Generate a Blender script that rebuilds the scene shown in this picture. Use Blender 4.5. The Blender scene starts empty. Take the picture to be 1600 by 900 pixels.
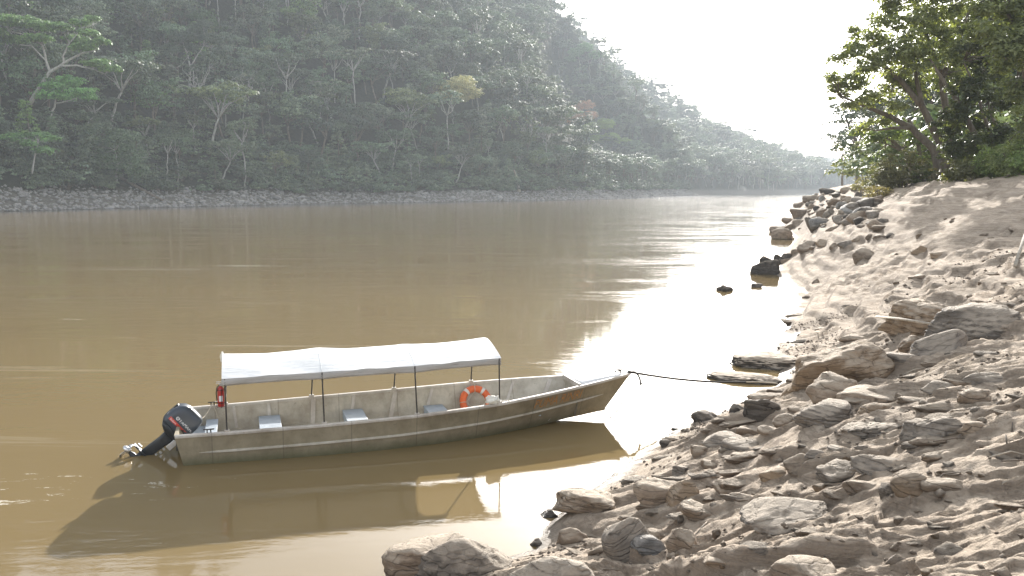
import bpy, bmesh, math, random
import numpy as np
from mathutils import Vector, Matrix, Euler

rnd = random.Random(7)
rng = np.random.default_rng(11)
SC = bpy.context.scene
COL = SC.collection

# ------------------------------------------------------------------ camera, sky, sun, exposure
CAM_H, FPX = 4.8, 1380.0
PITCH = math.atan(155 / FPX)
cd = bpy.data.cameras.new('camera')
cam = bpy.data.objects.new('camera', cd); COL.objects.link(cam)
cam.location = (0, 0, CAM_H)
cam.rotation_euler = (math.pi / 2 - PITCH, 0, 0)
cd.sensor_width = 36.0; cd.lens = FPX / 1600 * 36.0
cd.clip_start = 0.1; cd.clip_end = 9000
SC.camera = cam

SUN_AZ, SUN_EL = math.radians(10.5), math.radians(20)     # azimuth to the right of +Y
sun_dir = Vector((math.sin(SUN_AZ) * math.cos(SUN_EL), math.cos(SUN_AZ) * math.cos(SUN_EL), math.sin(SUN_EL)))
w = bpy.data.worlds.new('World'); SC.world = w; w.use_nodes = True
nt = w.node_tree; nt.nodes.clear()
sky = nt.nodes.new('ShaderNodeTexSky'); sky.sky_type = 'NISHITA'; sky.sun_disc = False
sky.sun_elevation = SUN_EL; sky.sun_rotation = SUN_AZ
sky.altitude = 300; sky.air_density = 1.0; sky.dust_density = 2.0; sky.ozone_density = 1.0
bg = nt.nodes.new('ShaderNodeBackground'); bg.inputs[1].default_value = 0.15
wo = nt.nodes.new('ShaderNodeOutputWorld')
hz_ = nt.nodes.new('ShaderNodeHueSaturation'); hz_.inputs['Saturation'].default_value = 0.32      # thin milky overcast: little blue left
nt.links.new(sky.outputs[0], hz_.inputs['Color']); nt.links.new(hz_.outputs[0], bg.inputs[0]); nt.links.new(bg.outputs[0], wo.inputs[0])
sl = bpy.data.lights.new('sun', 'SUN'); sl.energy = 4.6; sl.angle = math.radians(0.5); sl.color = (1.0, 0.96, 0.90)
so = bpy.data.objects.new('sun', sl); COL.objects.link(so)
so.rotation_euler = (-sun_dir).to_track_quat('-Z', 'Y').to_euler()
SC.view_settings.view_transform = 'Standard'; SC.view_settings.look = 'None'
SC.view_settings.exposure = 1.45; SC.view_settings.gamma = 1.0
SC.cycles.use_denoising = True
SC.cycles.max_bounces = 8; SC.cycles.volume_bounces = 1
SC.cycles.transparent_max_bounces = 8

# ------------------------------------------------------------------ helpers: maths
F_ = np.array([0, math.cos(PITCH), -math.sin(PITCH)]); U_ = np.array([0, math.sin(PITCH), math.cos(PITCH)])
def ray(x, y):
    return F_ + (x - 800) / FPX * np.array([1., 0, 0]) - (y - 450) / FPX * U_
def at_z(x, y, z=0.0):
    d = ray(x, y); t = (z - CAM_H) / d[2]; return np.array([0, 0, CAM_H]) + t * d
def at_y(x, y, Y):
    d = ray(x, y); return np.array([0, 0, CAM_H]) + Y / d[1] * d
def sstep(a, b, x):
    t = np.clip((x - a) / (b - a), 0, 1); return t * t * (3 - 2 * t)

def _h(ix, iy, iz, s):
    n = (ix.astype(np.int64) * 374761393 + iy.astype(np.int64) * 668265263 + iz.astype(np.int64) * 2147483647 + s * 1274126177) & 0xffffffff
    n = ((n ^ (n >> 13)) * 1274126177) & 0xffffffff
    n = (n ^ (n >> 16)) & 0xffffffff
    return n / 4294967295.0
def vn(x, y, z=None, s=0):
    """value noise in -1..1"""
    x = np.asarray(x, float); y = np.asarray(y, float)
    x0 = np.floor(x); y0 = np.floor(y); fx = x - x0; fy = y - y0
    fx = fx * fx * fx * (fx * (fx * 6 - 15) + 10); fy = fy * fy * fy * (fy * (fy * 6 - 15) + 10)
    def plane(zi):
        a = _h(x0, y0, zi, s); b = _h(x0 + 1, y0, zi, s); c = _h(x0, y0 + 1, zi, s); d = _h(x0 + 1, y0 + 1, zi, s)
        return (a + (b - a) * fx) * (1 - fy) + (c + (d - c) * fx) * fy
    if z is None:
        return plane(np.zeros_like(x0)) * 2 - 1
    z = np.asarray(z, float); z0 = np.floor(z); fz = z - z0; fz = fz * fz * (3 - 2 * fz)
    return (plane(z0) * (1 - fz) + plane(z0 + 1) * fz) * 2 - 1
def fbm(x, y, z=None, o=4, s=0, g=0.5):
    a = 1.0; t = 0; r = 0
    for k in range(o):
        r = r + a * vn(x, y, z, s + k * 17); t += a; a *= g
        x = np.asarray(x) * 2.03 + 5.3; y = np.asarray(y) * 2.03 - 3.1
        if z is not None: z = np.asarray(z) * 2.03 + 1.7
    return r / t

def poly_dist(P, poly, vals=None):
    """distance to a polyline, side (+1 left of its direction), value interpolated along it"""
    best = np.full(len(P), 1e18); side = np.ones(len(P)); val = np.zeros(len(P)); arc = np.zeros(len(P)); L = 0
    for i in range(len(poly) - 1):
        a = np.array(poly[i][:2]); b = np.array(poly[i + 1][:2]); ab = b - a; l = math.hypot(*ab)
        t = np.clip(((P - a) @ ab) / (l * l), 0, 1)
        q = P - (a + t[:, None] * ab); d2 = (q ** 2).sum(1); m = d2 < best
        best[m] = d2[m]; cr = ab[0] * q[:, 1] - ab[1] * q[:, 0]
        # on a corner keep the side of the nearer interior projection
        side[m] = np.where(cr[m] >= 0, 1, -1)
        if vals is not None: val[m] = (vals[i] + (vals[i + 1] - vals[i]) * t)[m]
        arc[m] = (L + t * l)[m]; L += l
    return np.sqrt(best), side, val, arc

# ------------------------------------------------------------------ helpers: objects
def tag(o, label=None, cat=None, group=None, kind=None):
    if label: o['label'] = label
    if cat: o['category'] = cat
    if group: o['group'] = group
    if kind: o['kind'] = kind
    return o
def empty(name, loc=(0, 0, 0), rz=0.0):
    o = bpy.data.objects.new(name, None); COL.objects.link(o); o.location = loc; o.rotation_euler = (0, 0, rz)
    o.empty_display_size = 0.2
    return o
def mesh_np(name, V, Fq, smooth=False):
    """V (n,3), Fq (m,3|4) int array or list of tuples"""
    me = bpy.data.meshes.new(name)
    if isinstance(Fq, np.ndarray) and Fq.ndim == 2:
        m, k = Fq.shape
        me.vertices.add(len(V)); me.vertices.foreach_set('co', np.asarray(V, np.float32).ravel())
        me.loops.add(m * k); me.loops.foreach_set('vertex_index', Fq.astype(np.int32).ravel())
        me.polygons.add(m); me.polygons.foreach_set('loop_start', np.arange(0, m * k, k, dtype=np.int32))
        me.update(calc_edges=True)
    else:
        me.from_pydata([tuple(v) for v in V], [], [tuple(f) for f in Fq]); me.update()
    if smooth: me.shade_smooth()
    return me
def link(name, me, mat=None, parent=None):
    o = bpy.data.objects.new(name, me); COL.objects.link(o)
    if mat is not None and len(me.materials) == 0: me.materials.append(mat)
    if parent is not None: o.parent = parent
    return o

class MB:
    """collects simple solids into one mesh"""
    def __init__(s): s.V = []; s.F = []
    def add(s, V, Fs):
        b = len(s.V); s.V += [tuple(map(float, v)) for v in V]; s.F += [tuple(int(i) + b for i in f) for f in Fs]; return s
    def box(s, lo, hi, M=None):
        x0, y0, z0 = lo; x1, y1, z1 = hi
        V = [(x0, y0, z0), (x1, y0, z0), (x1, y1, z0), (x0, y1, z0), (x0, y0, z1), (x1, y0, z1), (x1, y1, z1), (x0, y1, z1)]
        if M is not None: V = [tuple(M @ Vector(v)) for v in V]
        return s.add(V, [(0, 3, 2, 1), (4, 5, 6, 7), (0, 1, 5, 4), (1, 2, 6, 5), (2, 3, 7, 6), (3, 0, 4, 7)])
    def tube(s, pts, rad, k=8, caps=True, closed=False):
        pts = [Vector(p) for p in pts]; n = len(pts)
        rad = [rad] * n if not hasattr(rad, '__len__') else list(rad)
        up = Vector((0, 0, 1)); V = []; prev = None
        for i, p in enumerate(pts):
            if closed: t = pts[(i + 1) % n] - pts[i - 1]
            else: t = pts[min(i + 1, n - 1)] - pts[max(i - 1, 0)]
            t.normalize()
            if prev is None:
                a = t.cross(up if abs(t.z) < 0.95 else Vector((1, 0, 0))).normalized()
            else:
                a = (prev - t * prev.dot(t)).normalized()
            prev = a; b = t.cross(a)
            for j in range(k):
                an = 2 * math.pi * j / k
                V.append(p + (a * math.cos(an) + b * math.sin(an)) * rad[i])
        Fs = []
        for i in range(n if closed else n - 1):
            i2 = (i + 1) % n
            for j in range(k):
                j2 = (j + 1) % k
                Fs.append((i * k + j, i * k + j2, i2 * k + j2, i2 * k + j))
        if caps and not closed:
            Fs.append(tuple(range(k - 1, -1, -1))); Fs.append(tuple((n - 1) * k + j for j in range(k)))
        return s.add(V, Fs)
    def lathe(s, prof, M=None, k=16):
        V = []; n = len(prof)
        for r, z in prof:
            for j in range(k):
                a = 2 * math.pi * j / k; v = Vector((r * math.cos(a), r * math.sin(a), z))
                V.append(tuple(M @ v) if M is not None else tuple(v))
        Fs = []
        for i in range(n - 1):
            for j in range(k):
                j2 = (j + 1) % k; Fs.append((i * k + j, i * k + j2, (i + 1) * k + j2, (i + 1) * k + j))
        Fs.append(tuple(range(k - 1, -1, -1))); Fs.append(tuple((n - 1) * k + j for j in range(k)))
        return s.add(V, Fs)
    def prism(s, outline, w0, w1, axis='y', M=None):
        """outline list of (x,z); extruded from y=w0 to y=w1"""
        n = len(outline)
        V = [(x, w0, z) for x, z in outline] + [(x, w1, z) for x, z in outline]
        if M is not None: V = [tuple(M @ Vector(v)) for v in V]
        Fs = [tuple(range(n)), tuple(range(2 * n - 1, n - 1, -1))]
        for i in range(n):
            j = (i + 1) % n; Fs.append((j, i, i + n, j + n))
        return s.add(V, Fs)
    def build(s, name, mat=None, parent=None, smooth=False, bevel=0.0):
        me = bpy.data.meshes.new(name); me.from_pydata(s.V, [], s.F); me.update()
        bm = bmesh.new(); bm.from_mesh(me); bmesh.ops.recalc_face_normals(bm, faces=bm.faces); bm.to_mesh(me); bm.free()
        if smooth: me.shade_smooth()
        o = link(name, me, mat, parent)
        if bevel > 0:
            md = o.modifiers.new('edge', 'BEVEL'); md.width = bevel; md.segments = 2; md.limit_method = 'ANGLE'
        return o

# ------------------------------------------------------------------ helpers: materials
class NM:
    def __init__(s, name):
        s.m = bpy.data.materials.new(name); s.m.use_nodes = True; s.t = s.m.node_tree; s.t.nodes.clear()
        s.out = s.t.nodes.new('ShaderNodeOutputMaterial'); s.p = s.t.nodes.new('ShaderNodeBsdfPrincipled')
        s.t.links.new(s.p.outputs[0], s.out.inputs[0]); s._tc = None
    def n(s, typ, **kw):
        nd = s.t.nodes.new(typ)
        for k, v in kw.items(): setattr(nd, k, v)
        return nd
    def l(s, a, b): s.t.links.new(a, b)
    def coord(s, kind='Object', scale=(1, 1, 1), rot=(0, 0, 0)):
        if s._tc is None: s._tc = s.n('ShaderNodeTexCoord')
        mp = s.n('ShaderNodeMapping'); mp.inputs['Scale'].default_value = scale; mp.inputs['Rotation'].default_value = rot
        if kind == 'World':
            g = s.n('ShaderNodeNewGeometry'); s.l(g.outputs['Position'], mp.inputs[0])
        else: s.l(s._tc.outputs[kind], mp.inputs[0])
        return mp.outputs[0]
    def noise(s, vec, scale=5, detail=6, rough=0.55, dist=0.0):
        nd = s.n('ShaderNodeTexNoise'); nd.inputs['Scale'].default_value = scale; nd.inputs['Detail'].default_value = detail
        nd.inputs['Roughness'].default_value = rough; nd.inputs['Distortion'].default_value = dist
        s.l(vec, nd.inputs['Vector']); return nd.outputs['Fac']
    def ramp(s, fac, stops):
        r = s.n('ShaderNodeValToRGB'); e = r.color_ramp.elements
        while len(e) < len(stops): e.new(0.5)
        for el, (p, c) in zip(e, stops):
            el.position = p; el.color = (*c, 1) if hasattr(c, '__len__') else (c, c, c, 1)
        s.l(fac, r.inputs[0]); return r.outputs[0]
    def mix(s, a, b, fac, mode='MIX'):
        m = s.n('ShaderNodeMix', data_type='RGBA', blend_type=mode)
        for sock, v in ((m.inputs[6], a), (m.inputs[7], b), (m.inputs[0], fac)):
            if isinstance(v, (int, float)): sock.default_value = v
            elif isinstance(v, tuple): sock.default_value = (*v, 1)
            else: s.l(v, sock)
        return m.outputs[2]
    def math(s, op, a, b=0.0, clamp=False):
        m = s.n('ShaderNodeMath', operation=op, use_clamp=clamp)
        for i, v in enumerate((a, b)):
            if isinstance(v, (int, float)): m.inputs[i].default_value = v
            else: s.l(v, m.inputs[i])
        return m.outputs[0]
    def mrange(s, v, a, b, c=0.0, d=1.0):
        m = s.n('ShaderNodeMapRange'); s.l(v, m.inputs[0])
        for i, q in enumerate((a, b, c, d)): m.inputs[i + 1].default_value = q
        return m.outputs[0]
    def bump(s, h, strength=0.5, dist=0.05, prev=None):
        b = s.n('ShaderNodeBump'); b.inputs['Strength'].default_value = strength; b.inputs['Distance'].default_value = dist
        s.l(h, b.inputs['Height'])
        if prev is not None: s.l(prev, b.inputs['Normal'])
        return b.outputs[0]
    def set(s, **kw):
        mp = dict(col='Base Color', rough='Roughness', metal='Metallic', spec='Specular IOR Level', normal='Normal', ior='IOR', coat='Coat Weight', alpha='Alpha')
        for k, v in kw.items():
            i = s.p.inputs[mp[k]]
            if isinstance(v, tuple): i.default_value = (*v, 1)
            elif isinstance(v, (int, float)): i.default_value = v
            else: s.l(v, i)
        return s.m

def mat_plain(name, col, rough=0.5, metal=0.0, var=0.15, scale=8, bump=0.0, bscale=40):
    a = NM(name); v = a.coord('Object')
    f = a.noise(v, scale, 5)
    dark = tuple(c * (1 - var) for c in col); lite = tuple(min(1, c * (1 + var)) for c in col)
    a.set(col=a.ramp(f, [(0.3, dark), (0.7, lite)]), rough=rough, metal=metal)
    if bump > 0: a.set(normal=a.bump(a.noise(v, bscale, 4), bump, 0.01))
    return a.m

def mat_sand():
    a = NM('sandy_silt'); v = a.coord('World')
    big = a.noise(v, 0.25, 5); mid = a.noise(v, 2.2, 8, 0.6); fin = a.noise(v, 26, 6, 0.65)
    c = a.ramp(mid, [(0.25, (0.36, 0.278, 0.202)), (0.5, (0.46, 0.370, 0.280)), (0.8, (0.54, 0.448, 0.350))])
    c = a.mix(c, (0.30, 0.245, 0.185), a.mrange(big, 0.45, 0.7, 0, 0.55))
    c = a.mix(c, (0.20, 0.155, 0.11), a.mrange(fin, 0.56, 0.70, 0, 0.6))
    # thin silt layers
    vs = a.coord('World', (0.5, 1.0, 9.0), (0, 0, math.radians(27)))
    lay = a.noise(vs, 2.4, 4, 0.6)
    c = a.mix(c, (0.23, 0.18, 0.13), a.mrange(lay, 0.56, 0.68, 0, 0.5))
    vz = a.coord('World', (0.12, 0.12, 5.0)); lz = a.noise(vz, 1.6, 6, 0.7, 0.3)
    thin = a.ramp(lz, [(0.46, 0.0), (0.49, 1.0), (0.52, 0.0)]); c = a.mix(c, (0.17, 0.13, 0.095), a.math('MULTIPLY', thin, 0.55))
    g = a.n('ShaderNodeNewGeometry'); sn = a.n('ShaderNodeSeparateXYZ'); a.l(g.outputs['Normal'], sn.inputs[0])
    bare = a.mrange(a.math('ADD', sn.outputs[2], a.mrange(mid, 0, 1, -.12, .12)), 0.86, 0.70, 0, 1)      # silt slides off steep faces: bare brown rock
    c = a.mix(c, a.ramp(fin, [(0.3, (0.13, 0.10, 0.075)), (0.7, (0.25, 0.20, 0.15))]), a.math('MULTIPLY', bare, 0.6))
    sp = a.n('ShaderNodeSeparateXYZ'); a.l(g.outputs['Position'], sp.inputs[0])
    zz = a.math('ADD', sp.outputs[2], a.mrange(mid, 0, 1, -0.06, 0.06))
    wet = a.mrange(zz, 0.03, 0.16, 1, 0)
    c = a.mix(c, (0.10, 0.078, 0.055), a.math('MULTIPLY', wet, 0.75))
    vl = a.coord('World', (0.7, 3.2, 1.0), (0, 0, math.radians(27))); led = a.noise(vl, 2.6, 7, 0.62, 0.4)
    nb = a.bump(a.ramp(led, [(0.40, 0.0), (0.47, 0.6), (0.55, 0.7), (0.60, 1.0)]), 0.55, 0.045); nb = a.bump(lz, 0.6, 0.12, nb); nb = a.bump(mid, 0.5, 0.10, nb); nb = a.bump(a.noise(v, 9, 7, .7), 0.6, 0.05, nb); nb = a.bump(fin, 0.7, 0.03, nb); nb = a.bump(a.noise(v, 110, 3), 0.4, 0.006, nb)
    a.set(col=c, rough=a.mrange(wet, 0, 1, 0.92, 0.35), normal=nb, spec=0.25)
    return a.m
def mat_rock(name, c1, c2, c3, dust=0.5, layers=0.6, wetline=True):
    a = NM(name); v = a.coord('Object'); oi = a.n('ShaderNodeObjectInfo')
    off = a.n('ShaderNodeVectorMath', operation='ADD'); a.l(v, off.inputs[0])
    cm = a.n('ShaderNodeCombineXYZ'); a.l(a.math('MULTIPLY', oi.outputs['Random'], 40), cm.inputs[0]); a.l(cm.outputs[0], off.inputs[1])
    v = off.outputs[0]
    mp = a.n('ShaderNodeMapping'); mp.inputs['Scale'].default_value = (0.8, 0.8, 7); mp.inputs['Rotation'].default_value = (0.25, 0.15, 0); a.l(v, mp.inputs[0])
    n1 = a.noise(v, 3.5, 8, 0.66, 0.3); n2 = a.noise(mp.outputs[0], 2.2, 8, 0.66, 0.5); n3 = a.noise(v, 22, 8, 0.75)
    vo = a.n('ShaderNodeTexVoronoi', feature='DISTANCE_TO_EDGE'); vo.inputs['Scale'].default_value = 1.7
    wp = a.n('ShaderNodeTexNoise'); wp.inputs['Scale'].default_value = 2.0; wp.inputs['Detail'].default_value = 5; a.l(v, wp.inputs['Vector'])
    wa = a.n('ShaderNodeVectorMath', operation='MULTIPLY_ADD'); a.l(wp.outputs['Color'], wa.inputs[0]); wa.inputs[1].default_value = (.7, .7, .7); a.l(mp.outputs[0], wa.inputs[2]); a.l(wa.outputs[0], vo.inputs['Vector'])
    crk = a.mrange(vo.outputs['Distance'], 0.0, 0.045, 1, 0)
    c = a.ramp(n1, [(0.25, c1), (0.5, c2), (0.78, c3)])
    c = a.mix(c, tuple(x * 0.5 for x in c1), a.mrange(n2, 0.5, 0.68, 0, layers))
    c = a.mix(c, tuple(min(1, x * 1.35) for x in c3), a.mrange(n3, 0.6, 0.75, 0, 0.45))
    c = a.mix(c, tuple(x * 0.35 for x in c1), a.math('MULTIPLY', crk, 0.7))
    vt = a.mrange(oi.outputs['Random'], 0, 1, 0.72, 1.2)
    hs = a.n('ShaderNodeHueSaturation'); a.l(c, hs.inputs['Color']); a.l(vt, hs.inputs['Value']); c = hs.outputs[0]
    g = a.n('ShaderNodeNewGeometry'); sp = a.n('ShaderNodeSeparateXYZ'); a.l(g.outputs['Normal'], sp.inputs[0])
    dz = a.math('ADD', sp.outputs[2], a.mrange(n1, 0, 1, -0.35, 0.35))
    c = a.mix(c, (0.45, 0.37, 0.28), a.mrange(dz, 0.45, 0.85, 0, dust))
    rg = 0.85
    if wetline:
        s2 = a.n('ShaderNodeSeparateXYZ'); a.l(g.outputs['Position'], s2.inputs[0])
        wet = a.mrange(a.math('ADD', s2.outputs[2], a.mrange(n3, 0, 1, -0.05, 0.05)), 0.02, 0.10, 1, 0)
        c = a.mix(c, (0.05, 0.042, 0.033), a.math('MULTIPLY', wet, 0.8)); rg = a.mrange(wet, 0, 1, 0.85, 0.3)
    nb = a.bump(n2, 0.8, 0.06); nb = a.bump(n1, 0.7, 0.10, nb); nb = a.bump(n3, 0.8, 0.02, nb); nb = a.bump(a.math('SUBTRACT', 1.0, crk), 0.6, 0.03, nb)
    a.set(col=c, rough=rg, normal=nb, spec=0.3)
    return a.m

def mat_leaf(name, c1, c2, trans=0.35, rough=0.55):
    a = NM(name); oi = a.n('ShaderNodeObjectInfo'); v = a.coord('Object')
    n = a.noise(v, 0.35, 3); wn = a.n('ShaderNodeTexWhiteNoise'); g = a.n('ShaderNodeNewGeometry')
    f = a.math('ADD', a.math('MULTIPLY', n, 0.6), a.math('MULTIPLY', g.outputs['Random Per Island'], 0.4))
    c = a.ramp(f, [(0.25, c1), (0.75, c2)])
    hs = a.n('ShaderNodeHueSaturation')
    a.l(a.mrange(oi.outputs['Random'], 0, 1, 0.47, 0.525), hs.inputs['Hue'])
    r2 = a.math('FRACT', a.math('MULTIPLY', oi.outputs['Random'], 7.31))
    a.l(a.mrange(r2, 0, 1, 0.50, 1.60), hs.inputs['Value']); a.l(c, hs.inputs['Color'])
    c = a.mix(hs.outputs[0], oi.outputs['Color'], 1.0, 'MULTIPLY')
    a.set(col=c, rough=rough, spec=0.5)
    tr = a.n('ShaderNodeBsdfTranslucent'); tc = a.mix(c, (0.95, 1.0, 0.35), 1.0, 'MULTIPLY'); a.l(tc, tr.inputs[0])
    ad = a.n('ShaderNodeMixShader'); ad.inputs[0].default_value = trans
    a.l(a.p.outputs[0], ad.inputs[1]); a.l(tr.outputs[0], ad.inputs[2]); a.l(ad.outputs[0], a.out.inputs[0])
    return a.m
def mat_bark(name, c1, c2):
    a = NM(name); v = a.coord('Object', (1, 1, 0.3)); n = a.noise(v, 5, 6, 0.65)
    a.set(col=a.ramp(n, [(0.3, c1), (0.7, c2)]), rough=0.9, normal=a.bump(a.noise(v, 14, 5), 0.7, 0.05)); return a.m

M_SAND = mat_sand()
M_ROCK = mat_rock('tan_rock', (0.18, 0.135, 0.098), (0.30, 0.232, 0.17), (0.41, 0.33, 0.25), 0.75, 0.5)
M_ROCKG = mat_rock('grey_rock', (0.15, 0.128, 0.105), (0.265, 0.23, 0.192), (0.40, 0.355, 0.30), 0.6, 0.6)
M_ROCKO = mat_rock('ochre_rock', (0.19, 0.125, 0.075), (0.30, 0.22, 0.145), (0.40, 0.32, 0.235), 0.6, 0.7)
M_ROCKM = mat_rock('silt_topped_rock', (0.06, 0.05, 0.04), (0.11, 0.09, 0.07), (0.17, 0.14, 0.11), 1.0, 0.4)
M_ROCKD = mat_rock('dark_rock', (0.05, 0.043, 0.036), (0.10, 0.085, 0.07), (0.17, 0.145, 0.12), 0.3, 0.5)
M_FAR = mat_rock('far_bank_rock', (0.13, 0.125, 0.115), (0.28, 0.27, 0.255), (0.52, 0.505, 0.475), 0.25, 0.4)
M_LEAF = mat_leaf('forest_leaves', (0.040, 0.066, 0.040), (0.19, 0.235, 0.14), 0.13)
M_LEAFB = mat_leaf('bank_tree_leaves', (0.11, 0.14, 0.065), (0.29, 0.33, 0.17), 0.6, 0.36)
M_LEAFD = mat_leaf('dry_shrub_leaves', (0.14, 0.14, 0.07), (0.30, 0.29, 0.16), 0.4)
M_BARKP = mat_bark('pale_bark', (0.20, 0.19, 0.165), (0.50, 0.48, 0.44))
M_BARK = mat_bark('brown_bark', (0.09, 0.07, 0.05), (0.22, 0.18, 0.14))
M_WOOD = mat_bark('bleached_wood', (0.28, 0.24, 0.19), (0.50, 0.44, 0.36))

# ------------------------------------------------------------------ right bank terrain
SHORE = [at_z(*q)[:2] for q in [(560, 935), (700, 893), (790, 872), (838, 858), (850, 832), (880, 800), (945, 750), (1000, 708), (1060, 668),
         (1140, 634), (1214, 603), (1219, 580), (1200, 556), (1218, 515), (1240, 478), (1237, 452), (1213, 430), (1224, 400), (1243, 373), (1226, 352), (1238, 331)]]
SHORE = [np.array([-30., 3.0]), np.array([-9., 6.8])] + SHORE + [np.array([80., 235.]), np.array([125., 300.]), np.array([210., 420.]), np.array([420., 700.])]
CST, SST = math.cos(math.radians(-27)), math.sin(math.radians(-27))
def saw(t, up=0.14):
    t = t - np.floor(t); return np.where(t < up, t / up, 1 - (t - up) / (1 - up))
def bank_height(X, Y, detail=True):
    X = np.atleast_1d(np.asarray(X, float)); Y = np.atleast_1d(np.asarray(Y, float))
    P = np.stack([X, Y], 1)
    d, side, _, arc = poly_dist(P, SHORE)
    d = -d * side
    dist = np.hypot(X, Y)
    far = sstep(22, 60, dist)
    dw = d * (1 + 0.95 * sstep(26, 75, dist)) + (vn(X * 0.22, Y * 0.22, s=3) * 0.9 * (1 - .6 * far) + vn(X * 0.7, Y * 0.7, s=4) * 0.3 * (1 - .75 * far)) * sstep(0, 3, d)
    Hn = np.interp(dw, [-6, 0, 0.6, 2, 4, 7, 10, 14, 18, 25, 40, 90], [-1.6, 0, 0.22, 0.80, 1.65, 2.9, 3.8, 4.65, 5.15, 5.5, 6.2, 8.2])
    z = Hn
    if not detail: return z
    ramp = sstep(-0.3, 1.5, d); r2 = sstep(0.2, 3.0, d)
    u = X * CST + Y * SST; v = -X * SST + Y * CST
    wv = v + 0.55 * vn(u * 0.22, v * 0.3, s=21) + 0.22 * vn(u * 0.8, v * 0.9, s=22) + 0.07 * vn(u * 3.1, v * 3.5, s=23) + 0.03 * vn(u * 8.0, v * 9.0, s=24)
    soft = 1 - 0.75 * far
    m1 = sstep(-0.1, 0.5, vn(u * 0.45, v * 0.8, s=31) + .5 * vn(u * 1.5, v * 1.2, s=35)); m2 = sstep(-0.1, 0.45, vn(u * 0.95 + 9, v * 1.6, s=32) + .4 * vn(u * 2.6, v * 2, s=36))
    m3 = sstep(-0.1, 0.4, vn(u * 1.9 + 4, v * 3.0, s=33))
    z = z + ramp * soft * (0.12 * m1 * (saw(wv / 1.75, .09) - 0.4) + 0.12 * m2 * (saw(wv / 0.72 + 0.3, .1) - 0.4) + 0.065 * m3 * (saw(wv / 0.27, 0.16) - 0.4))
    cu = np.floor(u * .85 + .8 * vn(u * .4, v * .4, s=45)); cv = np.floor(wv / .72 + .3); h1 = _h(cu, cv, np.zeros_like(cu), 5)
    cu2 = np.floor(u * 2.1 + .9 * vn(u * .9, v * .9, s=46)); cv2 = np.floor(wv / .27); h2 = _h(cu2, cv2, np.zeros_like(cu2), 6)
    near = sstep(.4, 1.5, d) * (1 - sstep(25, 40, dist)); pm = sstep(-.15, .1, vn(u * .3 + 7, v * .5, s=47))
    z = z + near * pm * (.085 * (h1 - .5) + .045 * (h2 - .5)) + near * .016 * fbm(X * 13, Y * 13, o=2, s=48)
    z = z + ramp * 0.24 * fbm(X * 0.35, Y * 0.35, o=3, s=41) * (0.75 - .35 * far) + ramp * soft * 0.06 * fbm(X * 1.4, Y * 1.4, o=4, s=42)
    z = z + r2 * 0.028 * fbm(X * 6, Y * 6, o=3, s=43) * soft
    # broken crust: little plates and hollows
    pl = fbm(u * 1.6, v * 4.5, o=2, s=44); z = z - r2 * soft * 0.05 * sstep(0.12, 0.2, pl)
    # long smooth silt ridges on the dune farther off
    u3 = X * 0.30 + Y * 0.954; v3 = -X * 0.954 + Y * 0.30; v_, u_ = v, u; u, v = u3, v3
    z = z + far * r2 * (0.16 * saw((v + 2.2 * vn(u * 0.05, v * 0.08, s=51)) / 4.2, 0.15) + 0.14 * saw((v + 1.0 * vn(u * 0.12, v * 0.2, s=52)) / 1.4, 0.15) + 0.10 * sstep(.1, .25, fbm(u * .3, v * 1.1, o=3, s=53)))
    u, v = u_, v_
    # drawdown terraces: the falling river left level steps and little risers
    tm = sstep(18, 30, dist) * sstep(0.15, 0.6, d) * (1 - .8 * sstep(90, 150, dist))
    for per, k_, sd in ((0.42, .55, 62), (0.17, .45, 64)):
        tz = (z + .30 * vn(X * .18, Y * .18, s=sd) + .02 * vn(X * 1.1, Y * 1.1, s=sd + 1)) / per; fl = np.floor(tz); fr = tz - fl
        mk = sstep(-.35, .25, vn(X * .16 + 3, Y * .22, s=sd + 5)); z = z + tm * mk * k_ * per * (sstep(.62, .98, fr) - fr)
    # drawdown terraces that follow the water's edge in the cove
    cove = sstep(24, 30, dist) * (1 - sstep(46, 62, dist)) * (1 - sstep(4.0, 7.0, d)) * sstep(-.2, .3, d)
    z = z + cove * 0.16 * (saw((d + 0.5 * vn(X * .5, Y * .5, s=61)) / 0.8, 0.2) - 0.5)
    for (mx, my, mr, mh, sd_, cd_) in MOUNDS:
        k = np.nonzero((np.abs(X - mx) < mr * 2.2) & (np.abs(Y - my) < mr * 2.2))[0]
        if len(k) == 0: continue
        ex, ey = X[k] - mx, Y[k] - my; a_ = ex * cd_ + ey * sd_; b_ = (-ex * sd_ + ey * cd_) * 1.25
        rr_ = np.sqrt(a_ * a_ + b_ * b_) / mr * (1 + .25 * vn(X[k] * 1.7 / mr, Y[k] * 1.7 / mr, s=81))
        z[k] += mh * np.exp(-(rr_ ** 2) * 1.3) * (0.75 + 0.25 * np.clip(b_ / mr, -1, 1)) * sstep(-.2, .6, d[k])
    return z
MOUNDS = []
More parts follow.
